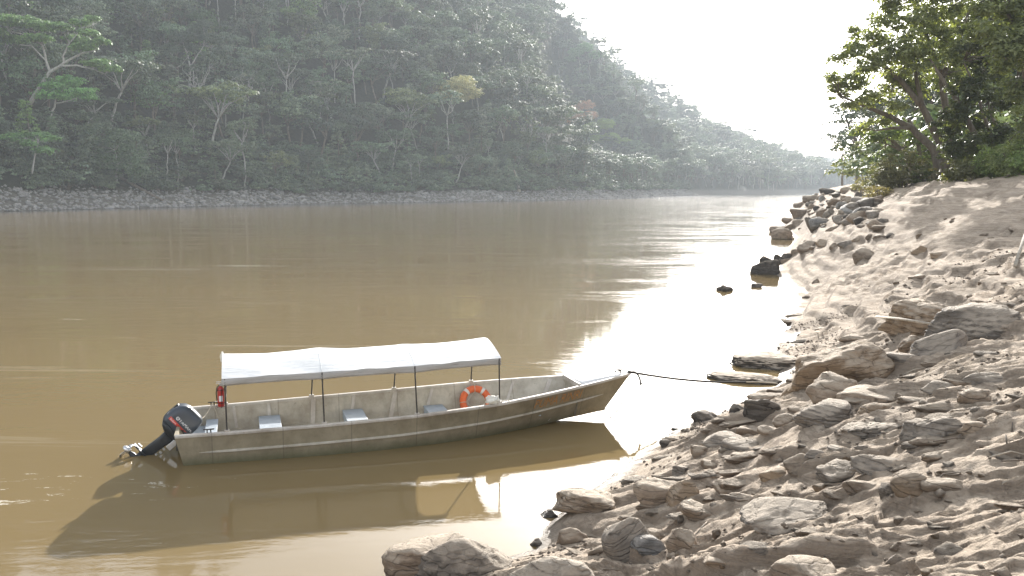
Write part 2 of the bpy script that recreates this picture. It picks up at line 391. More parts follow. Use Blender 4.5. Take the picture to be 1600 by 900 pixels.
def build_bank():
    na, nr = 900, 1120
    az = np.radians(np.linspace(-66, 62, na)); rr = np.concatenate([2.6 * (26 / 2.6) ** (np.arange(600) / 600), 26 * (430 / 26) ** np.linspace(0, 1, nr - 600)])
    A, R = np.meshgrid(az, rr)
    X = (R * np.sin(A)).ravel(); Y = (R * np.cos(A)).ravel()
    Z = bank_height(X, Y).reshape(nr, na)
    idx = np.arange(nr * na).reshape(nr, na)
    keep = Z > -0.6
    kq = keep[:-1, :-1] | keep[1:, :-1] | keep[:-1, 1:] | keep[1:, 1:]
    q = np.stack([idx[:-1, :-1], idx[:-1, 1:], idx[1:, 1:], idx[1:, :-1]], -1)[kq]
    used = np.unique(q); remap = np.full(nr * na, -1); remap[used] = np.arange(len(used))
    V = np.stack([X, Y, np.maximum(Z.ravel(), -0.7)], 1)[used]
    bank = link('river_bank', mesh_np('river_bank', V, remap[q][:, ::-1], True), M_SAND); tag(bank, kind='structure')
    print('bank quads', len(q))

def on_bank(px, py):
    d = ray(px, py); t = np.concatenate([np.linspace(4, 60, 700), np.linspace(60, 400, 900)])
    P = np.array([0, 0, CAM_H]) + t[:, None] * d
    h = np.maximum(bank_height(P[:, 0], P[:, 1]), 0.0)
    k = np.nonzero(P[:, 2] < h)[0]
    if len(k) == 0: return np.array([9999., 9999., -99.])
    return P[k[0]]

# ------------------------------------------------------------------ river
def mat_water():
    a = NM('muddy_water'); v = a.coord('World')
    vs = a.coord('World', (0.35, 1.0, 1.0), (0, 0, math.radians(-12)))
    big = a.noise(vs, 0.035, 4); mid = a.noise(vs, 0.22, 5, 0.6, 0.6); rip = a.noise(vs, 1.9, 5, 0.6, 0.8); fine = a.noise(v, 6.5, 4, 0.6)
    col = a.ramp(big, [(0.3, (0.176, 0.126, 0.057)), (0.7, (0.224, 0.162, 0.077))])
    g = a.n('ShaderNodeNewGeometry'); sp = a.n('ShaderNodeSeparateXYZ'); a.l(g.outputs['Position'], sp.inputs[0])
    # the current runs in mid-river; the water by the near bank lies still
    cur = a.math('SUBTRACT', sp.outputs[1], a.math('MULTIPLY', sp.outputs[0], 1.9))      # grows away from the near bank
    run = a.mrange(cur, 8, 60, 0.0, 1.0)
    v3 = a.coord('World', (0.16, 1.0, 1.0), (0, 0, math.radians(-6))); swell = a.noise(v3, 0.42, 5, 0.62, 0.5)
    strk = a.mrange(mid, 0.45, 0.62, 0.12, 1.0)
    amp = a.math('ADD', 0.06, a.math('MULTIPLY', run, strk))
    h = a.math('ADD', a.math('MULTIPLY', rip, 0.8), a.math('MULTIPLY', fine, 0.3))
    h = a.math('MULTIPLY', h, amp)
    far_ = a.mrange(sp.outputs[1], 110, 420, 0.0, 1.0)
    h2 = a.math('MULTIPLY', a.math('MULTIPLY', swell, far_), strk)
    nb = a.bump(h, 0.4, 0.055); nb = a.bump(h2, 0.7, 0.10, nb)
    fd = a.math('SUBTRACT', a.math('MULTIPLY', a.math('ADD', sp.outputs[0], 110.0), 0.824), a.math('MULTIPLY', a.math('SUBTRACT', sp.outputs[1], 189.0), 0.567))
    slack = a.mrange(a.math('ADD', fd, a.mrange(mid, 0, 1, -4, 4)), 11.0, 16.0, 1, 0); col = a.mix(col, (0.035, 0.034, 0.030), a.math('MULTIPLY', slack, 0.85))  # slack strip by the far bank: dark hill reflection painted into the colour
    vs2 = a.coord('World', (0.045, 0.5, 1.0), (0, 0, math.radians(-8))); s1 = a.noise(vs2, 1.0, 8, 0.75, 0.8); mk_ = a.noise(vs, 0.05, 2)
    strk2 = a.math('MULTIPLY', a.math('MULTIPLY', a.mrange(s1, 0.58, 0.635, 0, 1), a.mrange(mk_, 0.45, 0.6, 0, 1)), a.math('MULTIPLY', run, a.math('SUBTRACT', 1.0, slack)))
    col = a.mix(col, (0.50, 0.45, 0.35), a.math('MULTIPLY', strk2, 0.65))
    # flecks and lines of foam carried by the current, and the churned patch behind the motor
    vf = a.coord('World', (0.30, 1.0, 1.0), (0, 0, math.radians(-10))); f1 = a.noise(vf, 2.4, 8, 0.78, 1.0); f2 = a.noise(vf, 0.12, 3)
    dx = a.math('ADD', sp.outputs[0], 7.2); dy = a.math('SUBTRACT', sp.outputs[1], a.math('ADD', 13.9, a.math('MULTIPLY', dx, 0.10)))
    pa = a.math('ADD', a.math('POWER', a.math('MULTIPLY', dx, 0.30), 2.0), a.math('POWER', a.math('MULTIPLY', dy, 0.75), 2.0)); pa = a.mrange(pa, 0.2, 1.6, 1, 0)
    dy3 = a.math('SUBTRACT', sp.outputs[1], a.math('ADD', 11.4, a.math('MULTIPLY', a.math('ADD', sp.outputs[0], 5.0), 0.16))); dx3 = a.math('ADD', sp.outputs[0], 5.2)
    pc = a.math('ADD', a.math('POWER', a.math('MULTIPLY', dx3, 0.42), 2.0), a.math('POWER', a.math('MULTIPLY', dy3, 1.5), 2.0)); pa = a.math('MAXIMUM', pa, a.math('MULTIPLY', a.mrange(pc, 0.2, 1.5, 1, 0), 0.35))
    thr = a.math('SUBTRACT', a.math('SUBTRACT', 0.715, a.math('MULTIPLY', pa, 0.105)), a.math('MULTIPLY', a.math('MULTIPLY', run, a.mrange(f2, .45, .6, 0, 1)), 0.075))
    foam = a.mrange(a.math('SUBTRACT', f1, thr), 0.0, 0.035, 0, 1)
    col = a.mix(col, (0.62, 0.57, 0.47), a.math('MULTIPLY', foam, 0.8))
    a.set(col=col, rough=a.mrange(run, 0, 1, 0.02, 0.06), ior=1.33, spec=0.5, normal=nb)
    return a.m
wv_ = [(-1480, -70, 0), (1480, -70, 0), (1480, 2600, 0), (-1480, 2600, 0)]
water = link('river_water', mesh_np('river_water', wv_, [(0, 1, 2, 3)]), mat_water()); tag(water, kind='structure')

# ------------------------------------------------------------------ far hills
A_SH = [(-260., -60.), (-210., -20.), (-160., 85.), (-110., 189.), (-62., 288.), (0., 349.), (45., 414.), (96., 552.), (139., 662.), (168., 740.), (160., 850.), (100., 960.)]
def ridge_pt(x, el, Y, tree): return ((x - 800) / FPX * Y, Y, el / FPX * Y + CAM_H - tree)
A_R = [(-470., 20., 150.), (-400., 150., 150.), (-300., 280., 150.)] + [ridge_pt(*q) for q in [(0, 565, 385, 12), (250, 570, 470, 12), (500, 485, 608, 12), (650, 420, 700, 12), (800, 350, 800, 12), (865, 285, 810, 12),
       (905, 240, 795, 12), (950, 190, 775, 11), (990, 140, 745, 10), (1025, 95, 712, 9), (1060, 45, 682, 6), (1082, 12, 663, 2)]]
B_SH = [(40., 900.), (100., 770.), (150., 715.), (203., 736.), (264., 828.), (369., 1019.), (560., 1250.), (900., 1600.)]
B_R = [ridge_pt(*q) for q in [(600, 360, 1200, 12), (780, 320, 1150, 12), (870, 276, 1150, 12), (940, 214, 1150, 12), (1000, 162, 1150, 12), (1050, 132, 1150, 11), (1100, 99, 1160, 11), (1150, 75, 1180, 11),
       (1200, 57, 1200, 11), (1250, 39, 1220, 10), (1300, 24, 1250, 8), (1345, 16, 1300, 6), (1420, 12, 1380, 4)]]
def hill_height(X, Y, SH, RD, bankw, bankh, noise=True):
    P = np.stack([np.atleast_1d(X), np.atleast_1d(Y)], 1).astype(float)
    ds, side, _, arc = poly_dist(P, SH); ds = ds * side
    dr, _, Hr, _ = poly_dist(P, RD, [r[2] for r in RD])
    dd = np.maximum(ds - bankw * 0.8, 0)
    z = Hr * dd / (dd + dr + 1e-6)
    z = z + bankh * sstep(-1, bankw, ds) - 1.2 * (1 - sstep(-3, 0.5, ds))
    if noise:
        z = z + sstep(2, 30, ds) * 6.0 * fbm(P[:, 0] * 0.012, P[:, 1] * 0.012, o=3, s=71) * np.minimum(1, Hr / 60)
        z = z + sstep(-1, 4, ds) * 0.7 * fbm(P[:, 0] * 0.12, P[:, 1] * 0.12, o=3, s=72)
    return z, ds, dr
def mat_hill():
    a = NM('forest_floor'); v = a.coord('World'); n = a.noise(v, 0.06, 5); f = a.noise(v, 0.7, 6, 0.7)
    c = a.ramp(f, [(0.3, (0.018, 0.021, 0.013)), (0.7, (0.055, 0.056, 0.034))])
    g = a.n('ShaderNodeNewGeometry'); sp = a.n('ShaderNodeSeparateXYZ'); a.l(g.outputs['Position'], sp.inputs[0])
    low = a.mrange(a.math('ADD', sp.outputs[2], a.mrange(f, 0, 1, -3, 3)), 3.0, 5.5, 1, 0)
    c = a.mix(c, a.ramp(a.noise(v, 1.1, 6, 0.7), [(0.3, (0.09, 0.08, 0.065)), (0.7, (0.20, 0.185, 0.155))]), low)
    a.set(col=c, rough=0.95, spec=0.1, normal=a.bump(f, 1.0, 0.8)); return a.m
M_HILL = mat_hill()
def hill(name, x0, x1, y0, y1, st, SH, RD, bw, bh):
    xs = np.arange(x0, x1, st); ys = np.arange(y0, y1, st); GX, GY = np.meshgrid(xs, ys)
    z, ds, dr = hill_height(GX.ravel(), GY.ravel(), SH, RD, bw, bh)
    ok = (ds > -6).reshape(GX.shape); idx = np.arange(GX.size).reshape(GX.shape)
    kq = ok[:-1, :-1] & ok[1:, :-1] & ok[:-1, 1:] & ok[1:, 1:]
    q = np.stack([idx[:-1, :-1], idx[:-1, 1:], idx[1:, 1:], idx[1:, :-1]], -1)[kq]
    used = np.unique(q); remap = np.full(GX.size, -1); remap[used] = np.arange(len(used))
    V = np.stack([GX.ravel(), GY.ravel(), z], 1)[used]
    o = link(name, mesh_np(name, V, remap[q], True), M_HILL); tag(o, kind='structure'); return o
hill('forested_hill', -560, 190, -60, 960, 3.0, A_SH, A_R, 12, 4.6)
hill('far_hill', -40, 760, 700, 1560, 7.0, B_SH, B_R, 18, 5.0)
# pale hills at the end of the valley
C_R = [(x, Y, h) for x, Y, h in [(300, 2350, 150), (600, 2380, 112), (780, 2400, 78), (930, 2400, 92), (1100, 2400, 70), (1380, 2400, 110)]]
Vc = []; Fc = []; ncx = 60
for i in range(ncx):
    X_ = 300 + i * 18; h = np.interp(X_, [c[0] for c in C_R], [c[2] for c in C_R]) + 5 * float(vn(np.array([X_ * .02]), np.array([1.]), s=5)[0])
    for Y_, k in ((2150, 0.0), (2250, .45), (2350, .9), (2400, 1.0), (2520, .5)): Vc.append((X_, Y_, h * k - (1 if k == 0 else 0)))
for i in range(ncx - 1):
    for j in range(4): Fc.append((i * 5 + j, (i + 1) * 5 + j, (i + 1) * 5 + j + 1, i * 5 + j + 1))
tag(link('distant_hill', mesh_np('distant_hill', Vc, Fc, True), M_HILL), kind='structure')

# ------------------------------------------------------------------ rocks
def ico(n):
    bm = bmesh.new(); bmesh.ops.create_icosphere(bm, subdivisions=n, radius=1.0)
    V = np.array([v.co[:] for v in bm.verts]); Fs = np.array([[v.index for v in f.verts] for f in bm.faces]); bm.free(); return V, Fs
ICO = {k: ico(k) for k in (1, 2, 3, 4, 5)}
def rock_mesh(name, sub, size, seed, cuts=9, rough=0.07, flat=0.0, layers=0.0, smooth=True):
    """angular boulder: a ball cut by random planes, then weathered. size = full extents"""
    U, Fs = ICO[sub]; r = np.random.default_rng(seed)
    nrm = r.normal(size=(cuts + 3, 3)); nrm /= np.linalg.norm(nrm, axis=1)[:, None]
    c = r.uniform(0.5, 0.92, cuts + 3)
    if flat: nrm[0] = (.08, -.12, 1); c[0] = .5
    nrm /= np.linalg.norm(nrm, axis=1)[:, None]
    o = seed * 3.7
    W = U + 0.16 * np.stack([fbm(U[:, 0] * 1.3 + o + k * 9, U[:, 1] * 1.3, U[:, 2] * 1.3, o=2, s=k + seed % 31) for k in range(3)], 1); W /= np.linalg.norm(W, axis=1)[:, None]
    dots = W @ nrm.T
    rr_ = np.where(dots > 0.05, c / np.maximum(dots, 0.05), 9); rr_ = np.concatenate([rr_, np.full((len(U), 1), 1.08)], 1)
    kk = 20.0; rad = -np.log(np.exp(-kk * rr_).sum(1)) / kk
    V = U * rad[:, None]
    V = V * (1 + 1.5 * rough * fbm(V[:, 0] * 1.9 + o, V[:, 1] * 1.9, V[:, 2] * 1.9, o=4, s=seed % 97))[:, None]
    rg_ = fbm(V[:, 0] * 4.5 + o, V[:, 1] * 4.5, V[:, 2] * 9, o=3, s=seed % 91)
    V = V * (1 - rough * 0.9 * (np.abs(rg_) < .07) * (1 - np.abs(rg_) / .07) * .8 + rough * .5 * rg_)[:, None]
    if layers > 0:
        zz = V[:, 2] + 0.25 * V[:, 0] + 0.06 * fbm(V[:, 0] * 2, V[:, 1] * 2, V[:, 2] * 2, o=2, s=3)
        V[:, :2] *= (1 + layers * (saw(zz * 5.5, 0.3) - 0.5))[:, None]
    ext = V.max(0) - V.min(0); V = (V - (V.max(0) + V.min(0)) / 2) / ext * np.array(size)
    me = mesh_np(name, V, Fs, smooth)
    return me
ROCKN = [0]
def place_rock(box, label, mat=None, name='boulder', tilt=(0, 0), rz=None, deep=0.85, cuts=9, rough=0.07, layers=0.0, sub=4, lift=0.22, group=None, hs=1.0, water_=False, flat=0.0):
    x0, y0, x1, y1 = box; cx = (x0 + x1) / 2
    P = on_bank(cx, y1 - 2) if not water_ else at_z(cx, y1 - 2)
    D = P @ F_ + CAM_H * math.sin(PITCH)
    wd = (x1 - x0) / FPX * D * 1.04; ang = math.atan2(CAM_H - P[2], max(P[1], 1))
    dp = wd * deep
    hpx = (y1 - y0) / FPX * D
    ht = max((hpx - dp * math.sin(ang) * 0.55) / math.cos(ang), hpx * 0.45) * hs
    if D > 75 and not water_: wd *= .88; ht = hpx * .72
    elif D > 35: ht = hpx * .95
    elif y1 < 830: ht *= .88
    tot = ht * 1.6
    ROCKN[0] += 1; sd = ROCKN[0] * 13 + 5
    me = rock_mesh(name, sub, (wd, dp, tot), sd, cuts, rough, flat, layers)
    o = link(name, me, mat or M_ROCK)
    hd = np.array([P[0], P[1]]); hd = hd / np.linalg.norm(hd)
    o.location = (P[0] + hd[0] * dp * 0.38, P[1] + hd[1] * dp * 0.38, P[2] + tot * (0.62 - lift - .5 * (1 - 1 / 1.6) + (-.12 if not water_ else -.1)))
    if not water_ and D < 60:
        an = a_ = math.atan2(-hd[0], hd[1]); MOUNDS.append((P[0] + hd[0] * dp * .45, P[1] + hd[1] * dp * .45, wd * .62, ht * .34, math.sin(an), math.cos(an)))
    a0 = math.atan2(-hd[0], hd[1])
    o.rotation_euler = (tilt[0], tilt[1], a0 + (rnd.uniform(-0.15, 0.15) if rz is None else rz))
    tag(o, label, 'rock', group); return o
# hand-placed boulders: (box in the picture, label, material, options)
G = 'boulders lying on the right bank'
ROCKS = [
 ((598, 833, 748, 915), 'dark wedge-shaped boulder at the water edge, left of the big striped boulder', M_ROCK, dict(sub=5, rough=.09, water_=True)),
 ((650, 831, 824, 930), 'big striped grey boulder between the dark wedge and the pale round-topped rock', M_ROCKG, dict(sub=5, layers=.03, deep=.7, water_=True)),
 ((793, 862, 938, 925), 'pale round-topped rock in front of the small stones by the water', M_ROCKG, dict(sub=5, rough=.05, cuts=5)),
 ((862, 755, 968, 808), 'brown cracked boulder jutting into the still water below the boat bow', M_ROCK, dict(sub=5, rough=.10)),
 ((843, 795, 872, 812), 'small dark stone touching the left foot of the cracked boulder', M_ROCKD, dict()),
 ((868, 822, 918, 855), 'rounded brown stone on damp sand below the cracked boulder', M_ROCK, dict()),
 ((828, 842, 848, 856), 'tiny stone in the small muddy inlet', M_ROCKG, dict(sub=3)),
 ((990, 742, 1068, 798), 'large smooth grey-brown boulder with a square block leaning on it', M_ROCK, dict(sub=5, cuts=6, rough=.05)),
 ((1038, 740, 1092, 792), 'square brown block leaning against the large smooth boulder', M_ROCKO, dict()),
 ((945, 808, 1024, 878), 'upright leaning grey block casting a shadow on the sand near the bottom', M_ROCKG, dict(cuts=6, rough=.04, tilt=(0.1, -0.35))),
 ((1040, 826, 1092, 866), 'brown lump behind the white bleached slab', M_ROCK, dict()),
 ((985, 832, 1050, 870), 'white bleached slab right of the leaning grey block', M_FAR, dict(layers=.04)),
 ((1100, 864, 1160, 886), 'low rounded rock half sunk in sand at the bottom of the bank', M_ROCK, dict()),
 ((1205, 872, 1305, 915), 'blocky brown rock cut off by the bottom edge', M_ROCK, dict(cuts=6)),
 ((1218, 524, 1392, 614), 'huge tan boulder above the water, biggest on the bank', M_ROCKO, dict(sub=5, rough=.10, cuts=10, lift=.2, deep=.7, tilt=(0, -0.16))),
 ((1444, 463, 1592, 532), 'big flat-topped layered boulder up the bank beside the ochre outcrop', M_ROCKG, dict(sub=5, layers=.05, cuts=7, tilt=(0, -0.18))),
 ((1376, 456, 1500, 528), 'crumbly ochre outcrop behind the flat-topped layered boulder', M_ROCKO, dict(sub=5, layers=.08, rough=.14)),
 ((1425, 515, 1512, 556), 'smooth grey slab slanting down from the layered boulder', M_ROCKG, dict(cuts=5, rough=.04, tilt=(0, -0.4))),
 ((1405, 520, 1440, 550), 'round brown rock under the thin bamboo pole', M_ROCKO, dict()),
 ((1378, 548, 1432, 570), 'low pale slab right of the huge tan boulder', M_ROCKG, dict()),
 ((1310, 601, 1417, 640), 'flat-topped tan boulder resting above the small pointed rock', M_ROCK, dict(sub=5, cuts=7, rough=.05, flat=1)),
 ((1243, 617, 1337, 670), 'finely layered grey boulder left of the small pointed rock', M_ROCKG, dict(sub=5, layers=.06)),
 ((1342, 624, 1392, 654), 'small pointed ochre rock in front of the flat-topped boulder', M_ROCKO, dict(cuts=6)),
 ((1262, 573, 1352, 627), 'sandy lumpy rock just below the huge tan boulder', M_ROCK, dict(rough=.12)),
 ((1280, 570, 1318, 590), 'small round grey rock wedged under the huge tan boulder', M_ROCKG, dict()),
 ((1208, 644, 1245, 667), 'small square pale block left of the finely layered boulder', M_ROCK, dict(cuts=6)),
 ((1162, 612, 1220, 654), 'dark mud-coated rock at the water under the sandy spit', M_ROCKD, dict(rough=.10)),
 ((1138, 630, 1165, 648), 'small black rock left of the mud-coated rock', M_ROCKD, dict()),
 ((1079, 640, 1122, 662), 'black jagged rock standing at the water edge', M_ROCKD, dict(rough=.14)),
 ((1049, 664, 1084, 674), 'flat black rock barely out of the water', M_ROCKD, dict(water_=True, lift=.4, sub=3)),
 ((1044, 676, 1060, 684), 'tiny black stone at the waterline', M_ROCKD, dict(water_=True, sub=3)),
 ((1030, 686, 1052, 700), 'small grey stone in the shallows right of the rope end', M_ROCKD, dict(sub=3)),
 ((985, 714, 1012, 724), 'small dark flat stone below the dangling rope', M_ROCKD, dict(water_=True, lift=.4, sub=3)),
 ((1143, 533, 1252, 578), 'long dark mud-covered rock on the water at the sandy point', M_ROCKM, dict(water_=True, sub=5, cuts=-2, deep=.9, hs=.62, rough=.12)),
 ((1104, 573, 1225, 600), 'low sandy tongue-shaped rock where the mooring rope comes ashore', M_ROCKM, dict(water_=True, sub=5, cuts=-2, deep=.5, hs=.6, rough=.12)),
 ((1173, 406, 1218, 431), 'dark rock pointing out over the bright water', M_ROCKD, dict(water_=True, cuts=6)),
 ((1187, 401, 1208, 411), 'thin dark slab behind the pointing rock', M_ROCKD, dict(water_=True, sub=3)),
 ((1207, 398, 1222, 412), 'round dark rock behind the pointing rock', M_ROCKD, dict(sub=3)),
 ((1117, 444, 1150, 457), 'black lump of rock standing alone in the bright water', M_ROCKD, dict(water_=True, rough=.2, lift=.35)),
 ((1173, 443, 1191, 451), 'smaller black lump in the bright water, right of the larger one', M_ROCKD, dict(water_=True, rough=.2, lift=.35)),
 ((1333, 387, 1375, 408), 'round-backed rock half buried in the dune', M_ROCK, dict(cuts=5)),
 ((1424, 382, 1452, 398), 'pointed brown stone up the dune', M_ROCKO, dict()),
 ((1453, 393, 1480, 404), 'low brown stone right of the pointed one on the dune', M_ROCKO, dict()),
 ((1420, 426, 1457, 440), 'flat brown rock in the middle of the dune slope', M_ROCK, dict()),
 ((1186, 728, 1232, 756), 'square brown block lying loose with a sharp shadow', M_ROCKO, dict(cuts=6, rough=.04, lift=.1)),
 ((1225, 706, 1275, 738), 'grey pointed rock right of the loose square block', M_ROCK, dict()),
 ((1258, 700, 1288, 716), 'small grey rock behind the grey pointed rock', M_ROCKG, dict()),
 ((1294, 697, 1328, 708), 'small bluish-grey flat rock set in sand', M_ROCKG, dict(sub=3)),
 ((1308, 651, 1410, 690), 'rough grey ridge rock below the finely layered boulder', M_ROCKG, dict(rough=.13, sub=5, tilt=(0, -.2))),
 ((1408, 640, 1540, 692), 'long pale-topped outcrop sloping up to the right', M_ROCKG, dict(rough=.12, sub=5, deep=.5, tilt=(0, -.18))),
 ((1500, 655, 1580, 685), 'low brown ledge running on from the pale-topped outcrop', M_ROCK, dict(rough=.12, deep=.5)),
 ((1393, 733, 1455, 784), 'square-cut block with an orange-brown face', M_ROCKO, dict(cuts=4, rough=.03, lift=.15)),
 ((1440, 742, 1520, 772), 'broken slab running right from the square-cut block', M_ROCK, dict(cuts=6, rough=.1, deep=.5)),
 ((1318, 745, 1396, 778), 'sand-covered hump left of the square-cut block', M_ROCK, dict(rough=.08)),
 ((1275, 713, 1345, 760), 'grey fluted outcrop above the sand-covered hump', M_ROCKG, dict(rough=.13, layers=.04)),
 ((1330, 710, 1420, 740), 'grey rock with a white stain beside the fluted outcrop', M_ROCKG, dict(rough=.12, deep=.5)),
 ((1152, 782, 1292, 834), 'broad grey slab sloping toward the river near the bottom', M_ROCKG, dict(sub=5, rough=.09, layers=.03, tilt=(.1, -.2))),
 ((1113, 748, 1162, 772), 'rounded dark stone below the loose square block', M_ROCK, dict()),
 ((1140, 768, 1178, 788), 'small dark wedge stone beside the rounded dark stone', M_ROCK, dict()),
 ((1205, 768, 1240, 786), 'mossy yellow-green stone on top of the grey slab', M_ROCK, dict()),
 ((1060, 780, 1120, 818), 'knobbly sandy rock right of the large smooth boulder', M_ROCK, dict(rough=.14)),
 ((1443, 592, 1502, 617), 'dark pyramid rock on the rough slope', M_ROCKG, dict()),
 ((1508, 578, 1572, 603), 'long grey blade of rock high on the rough slope', M_ROCKG, dict(cuts=5, tilt=(0, -.2), deep=.5)),
 ((1428, 620, 1502, 648), 'lumpy brown rock below the dark pyramid rock', M_ROCK, dict(rough=.12)),
 ((1498, 602, 1545, 634), 'brown knob of rock right of the dark pyramid rock', M_ROCK, dict(rough=.12)),
 ((1127, 680, 1190, 714), 'pale streaked rock in the cluster below the mud-coated rock', M_ROCKG, dict(layers=.04)),
 ((1098, 672, 1158, 700), 'flat grey rock at the back of the cluster below the mud-coated rock', M_ROCKG, dict(flat=1)),
 ((1080, 694, 1108, 716), 'upright dark stone at the left end of the rock cluster', M_ROCK, dict()),
 ((1130, 703, 1180, 730), 'brown wedge in front of the pale streaked rock', M_ROCK, dict()),
 ((1095, 718, 1130, 738), 'dark lump below the rock cluster', M_ROCK, dict()),
 ((1085, 732, 1145, 754), 'long low rock right of the large smooth boulder', M_ROCK, dict(deep=.5)),
 ((1150, 664, 1186, 682), 'round brown stone above the pale streaked rock', M_ROCK, dict()),
 ((1184, 664, 1216, 680), 'brown stone beside the small square pale block', M_ROCK, dict()),
 ((1050, 726, 1078, 744), 'grey angular stone on the slope left of the rock cluster', M_ROCKG, dict()),
 # the rock pile at the far point
 ((1203, 350, 1240, 376), 'egg-shaped dark rock at the tip of the far rock pile', M_ROCK, dict(cuts=-2, rough=.1, hs=.9)),
 ((1202, 355, 1226, 365), 'black slab left of the egg-shaped rock on the far point', M_ROCK, dict(water_=True)),
 ((1232, 322, 1278, 340), 'flat-topped dark slab in the far rock pile', M_ROCK, dict(flat=1)),
 ((1220, 338, 1244, 350), 'dark round rock below the flat-topped slab', M_ROCK, dict()),
 ((1222, 344, 1252, 360), 'brown rock in the middle of the far point', M_ROCK, dict()),
 ((1236, 340, 1262, 354), 'grey rock behind the egg-shaped rock', M_ROCK, dict()),
 ((1274, 322, 1300, 340), 'dark brown boulder in the far pile leaning uphill', M_ROCK, dict()),
 ((1292, 306, 1318, 322), 'pale-topped boulder at the top of the far pile', M_ROCK, dict()),
 ((1286, 326, 1308, 340), 'white-streaked grey rock in the far pile', M_ROCKG, dict()),
 ((1314, 307, 1334, 320), 'round brown rock near the top of the far pile', M_ROCK, dict()),
 ((1324, 316, 1360, 334), 'broad grey rock at the sand edge of the far pile', M_ROCKG, dict()),
 ((1332, 300, 1352, 313), 'small grey rock high in the far pile', M_ROCKG, dict()),
 ((1345, 288, 1365, 304), 'slanting pale rock under the shrubs', M_ROCK, dict()),
 ((1352, 302, 1374, 312), 'small pale flat rock by the dune edge', M_ROCKG, dict()),
 ((1278, 291, 1312, 306), 'dark hump of rock against the misty bay', M_ROCKD, dict()),
 ((1252, 302, 1288, 316), 'jagged grey rock at the water on the far point', M_ROCK, dict()),
 ((1238, 312, 1262, 326), 'small jagged rock left of the far rock pile', M_ROCK, dict()),
 ((1312, 290, 1336, 302), 'low grey rock on the skyline of the far pile', M_ROCK, dict()),
 ((1246, 376, 1278, 396), 'grey boulder at the left end of the dune rocks', M_ROCK, dict()),
 ((1275, 374, 1302, 388), 'brown boulder in the row of dune rocks', M_ROCKO, dict()),
 ((1236, 388, 1252, 400), 'small round dark rock below the dune rocks', M_ROCK, dict()),
 ((1218, 396, 1240, 410), 'dark stone at the cove edge', M_ROCKD, dict()),
 ((1296, 380, 1310, 390), 'small brown stone in the row of dune rocks', M_ROCK, dict()),
 ((1330, 369, 1354, 378), 'pale and brown stone in the upper row on the dune', M_ROCKO, dict()),
 ((1352, 366, 1366, 375), 'little brown stone in the upper row on the dune', M_ROCK, dict()),
 ((1364, 366, 1386, 374), 'low dark stone in the upper row on the dune', M_ROCK, dict()),
 ((1384, 365, 1398, 372), 'last dark stone of the upper row on the dune', M_ROCKD, dict()),
 ((1308, 376, 1334, 388), 'grey stone left of the upper row on the dune', M_ROCKG, dict()),
]
for box, lab, mt, op in ROCKS:
    place_rock(box, lab, mt, group=G if box[0] > 830 else 'boulders lying on the right bank', **op)

build_bank()
# smaller stones and half-buried slabs strewn over the bank
protos = [rock_mesh('stone', 3, (1, 0.8, 0.75), 900 + i, 8, .10, 0, .04 if i % 2 else 0) for i in range(8)]
slabs = [rock_mesh('slab', 4, (1, 0.45, 0.30), 950 + i, 7, .13, 1, .05) for i in range(6)]
NEAR = []
for box, lab, mt, op in ROCKS:
    w_ = lab.split(); cut = [i for i, q in enumerate(w_) if q in ('at', 'between', 'in', 'jutting', 'touching', 'on', 'below', 'with', 'leaning', 'casting', 'behind', 'right', 'left', 'half', 'cut', 'above', 'up', 'under', 'slanting', 'resting', 'standing', 'barely', 'where', 'pointing', 'lying', 'set', 'sloping', 'running', 'high', 'beside', 'wedged', 'just', 'around', 'against', 'by')]
    sh_ = ' '.join(w_[:min([c for c in cut if c >= 2] + [len(w_)])]).rstrip(','); NEAR.append(((box[0] + box[2]) / 2, (box[1] + box[3]) / 2, sh_))
def where(px, py):
    x, y, nm = min(NEAR, key=lambda q: (q[0] - px) ** 2 + ((q[1] - py) * 1.6) ** 2); dx, dy = px - x, (py - y) * 1.6; d_ = math.hypot(dx, dy)
    w_ = ('close ' if d_ < 35 else '') + (('right of' if dx > 0 else 'left of') if abs(dx) > abs(dy) else ('below' if dy > 0 else 'above')); return w_ + ' the ' + nm
CN = {}
def scatter_bank(n, protos, name, smin, smax, label, cat, group, mats, aligned, dmin, yr, sink, seed, xr=(850, 1610)):
    r = np.random.default_rng(seed); k = 0; tries = 0
    while k < n and tries < 20000:
        tries += 1
        px = r.uniform(*xr); py = r.uniform(*yr)
        if px < 1600 - (py - 0) * 0.9 and py < 600 and px < 1225: continue
        d = ray(px, py)
        P = on_bank(px, py)
        if P[2] < 0.12 or P[1] > 220: continue
        s = r.uniform(smin, smax) * (r.uniform() ** 1.5 * 0.9 + 0.35) * (1 if P[1] < 25 else min(2.2, P[1] / 25))
        if s * FPX / P[1] > 70: continue
        me = protos[k % len(protos)]
        o = bpy.data.objects.new(name, me); COL.objects.link(o)
        if len(me.materials) == 0: me.materials.append(mats[0])
        o.material_slots[0].link = 'OBJECT'; o.material_slots[0].material = mats[int(r.integers(len(mats)))]
        o.scale = (s, s * r.uniform(.7, 1.2), s * r.uniform(.6, 1.1))
        o.location = (P[0], P[1], P[2] + s * sink)
        o.rotation_euler = (r.uniform(-.2, .2), r.uniform(-.25, .1), math.radians(-22) + r.normal() * 0.22 if aligned else r.uniform(0, 6.28))
        cn_ = {'tan_rock': 'tan', 'grey_rock': 'grey', 'ochre_rock': 'ochre', 'dark_rock': 'dark'}.get(o.material_slots[0].material.name, 'brown'); sz_ = 'tiny' if s * FPX / P[1] < 9 else 'small' if s * FPX / P[1] < 22 else 'medium'
        tag(o, ' '.join((sz_ + ' ' + cn_ + ' ' + label + ' ' + where(px, py)).split()[:16]), cat, group); k += 1
scatter_bank(130, protos, 'stone', 0.06, .20, 'stone', 'stone', 'small stones strewn over the right bank', [M_ROCK, M_ROCKG, M_ROCKO], False, 0, (560, 905), .05, 5)
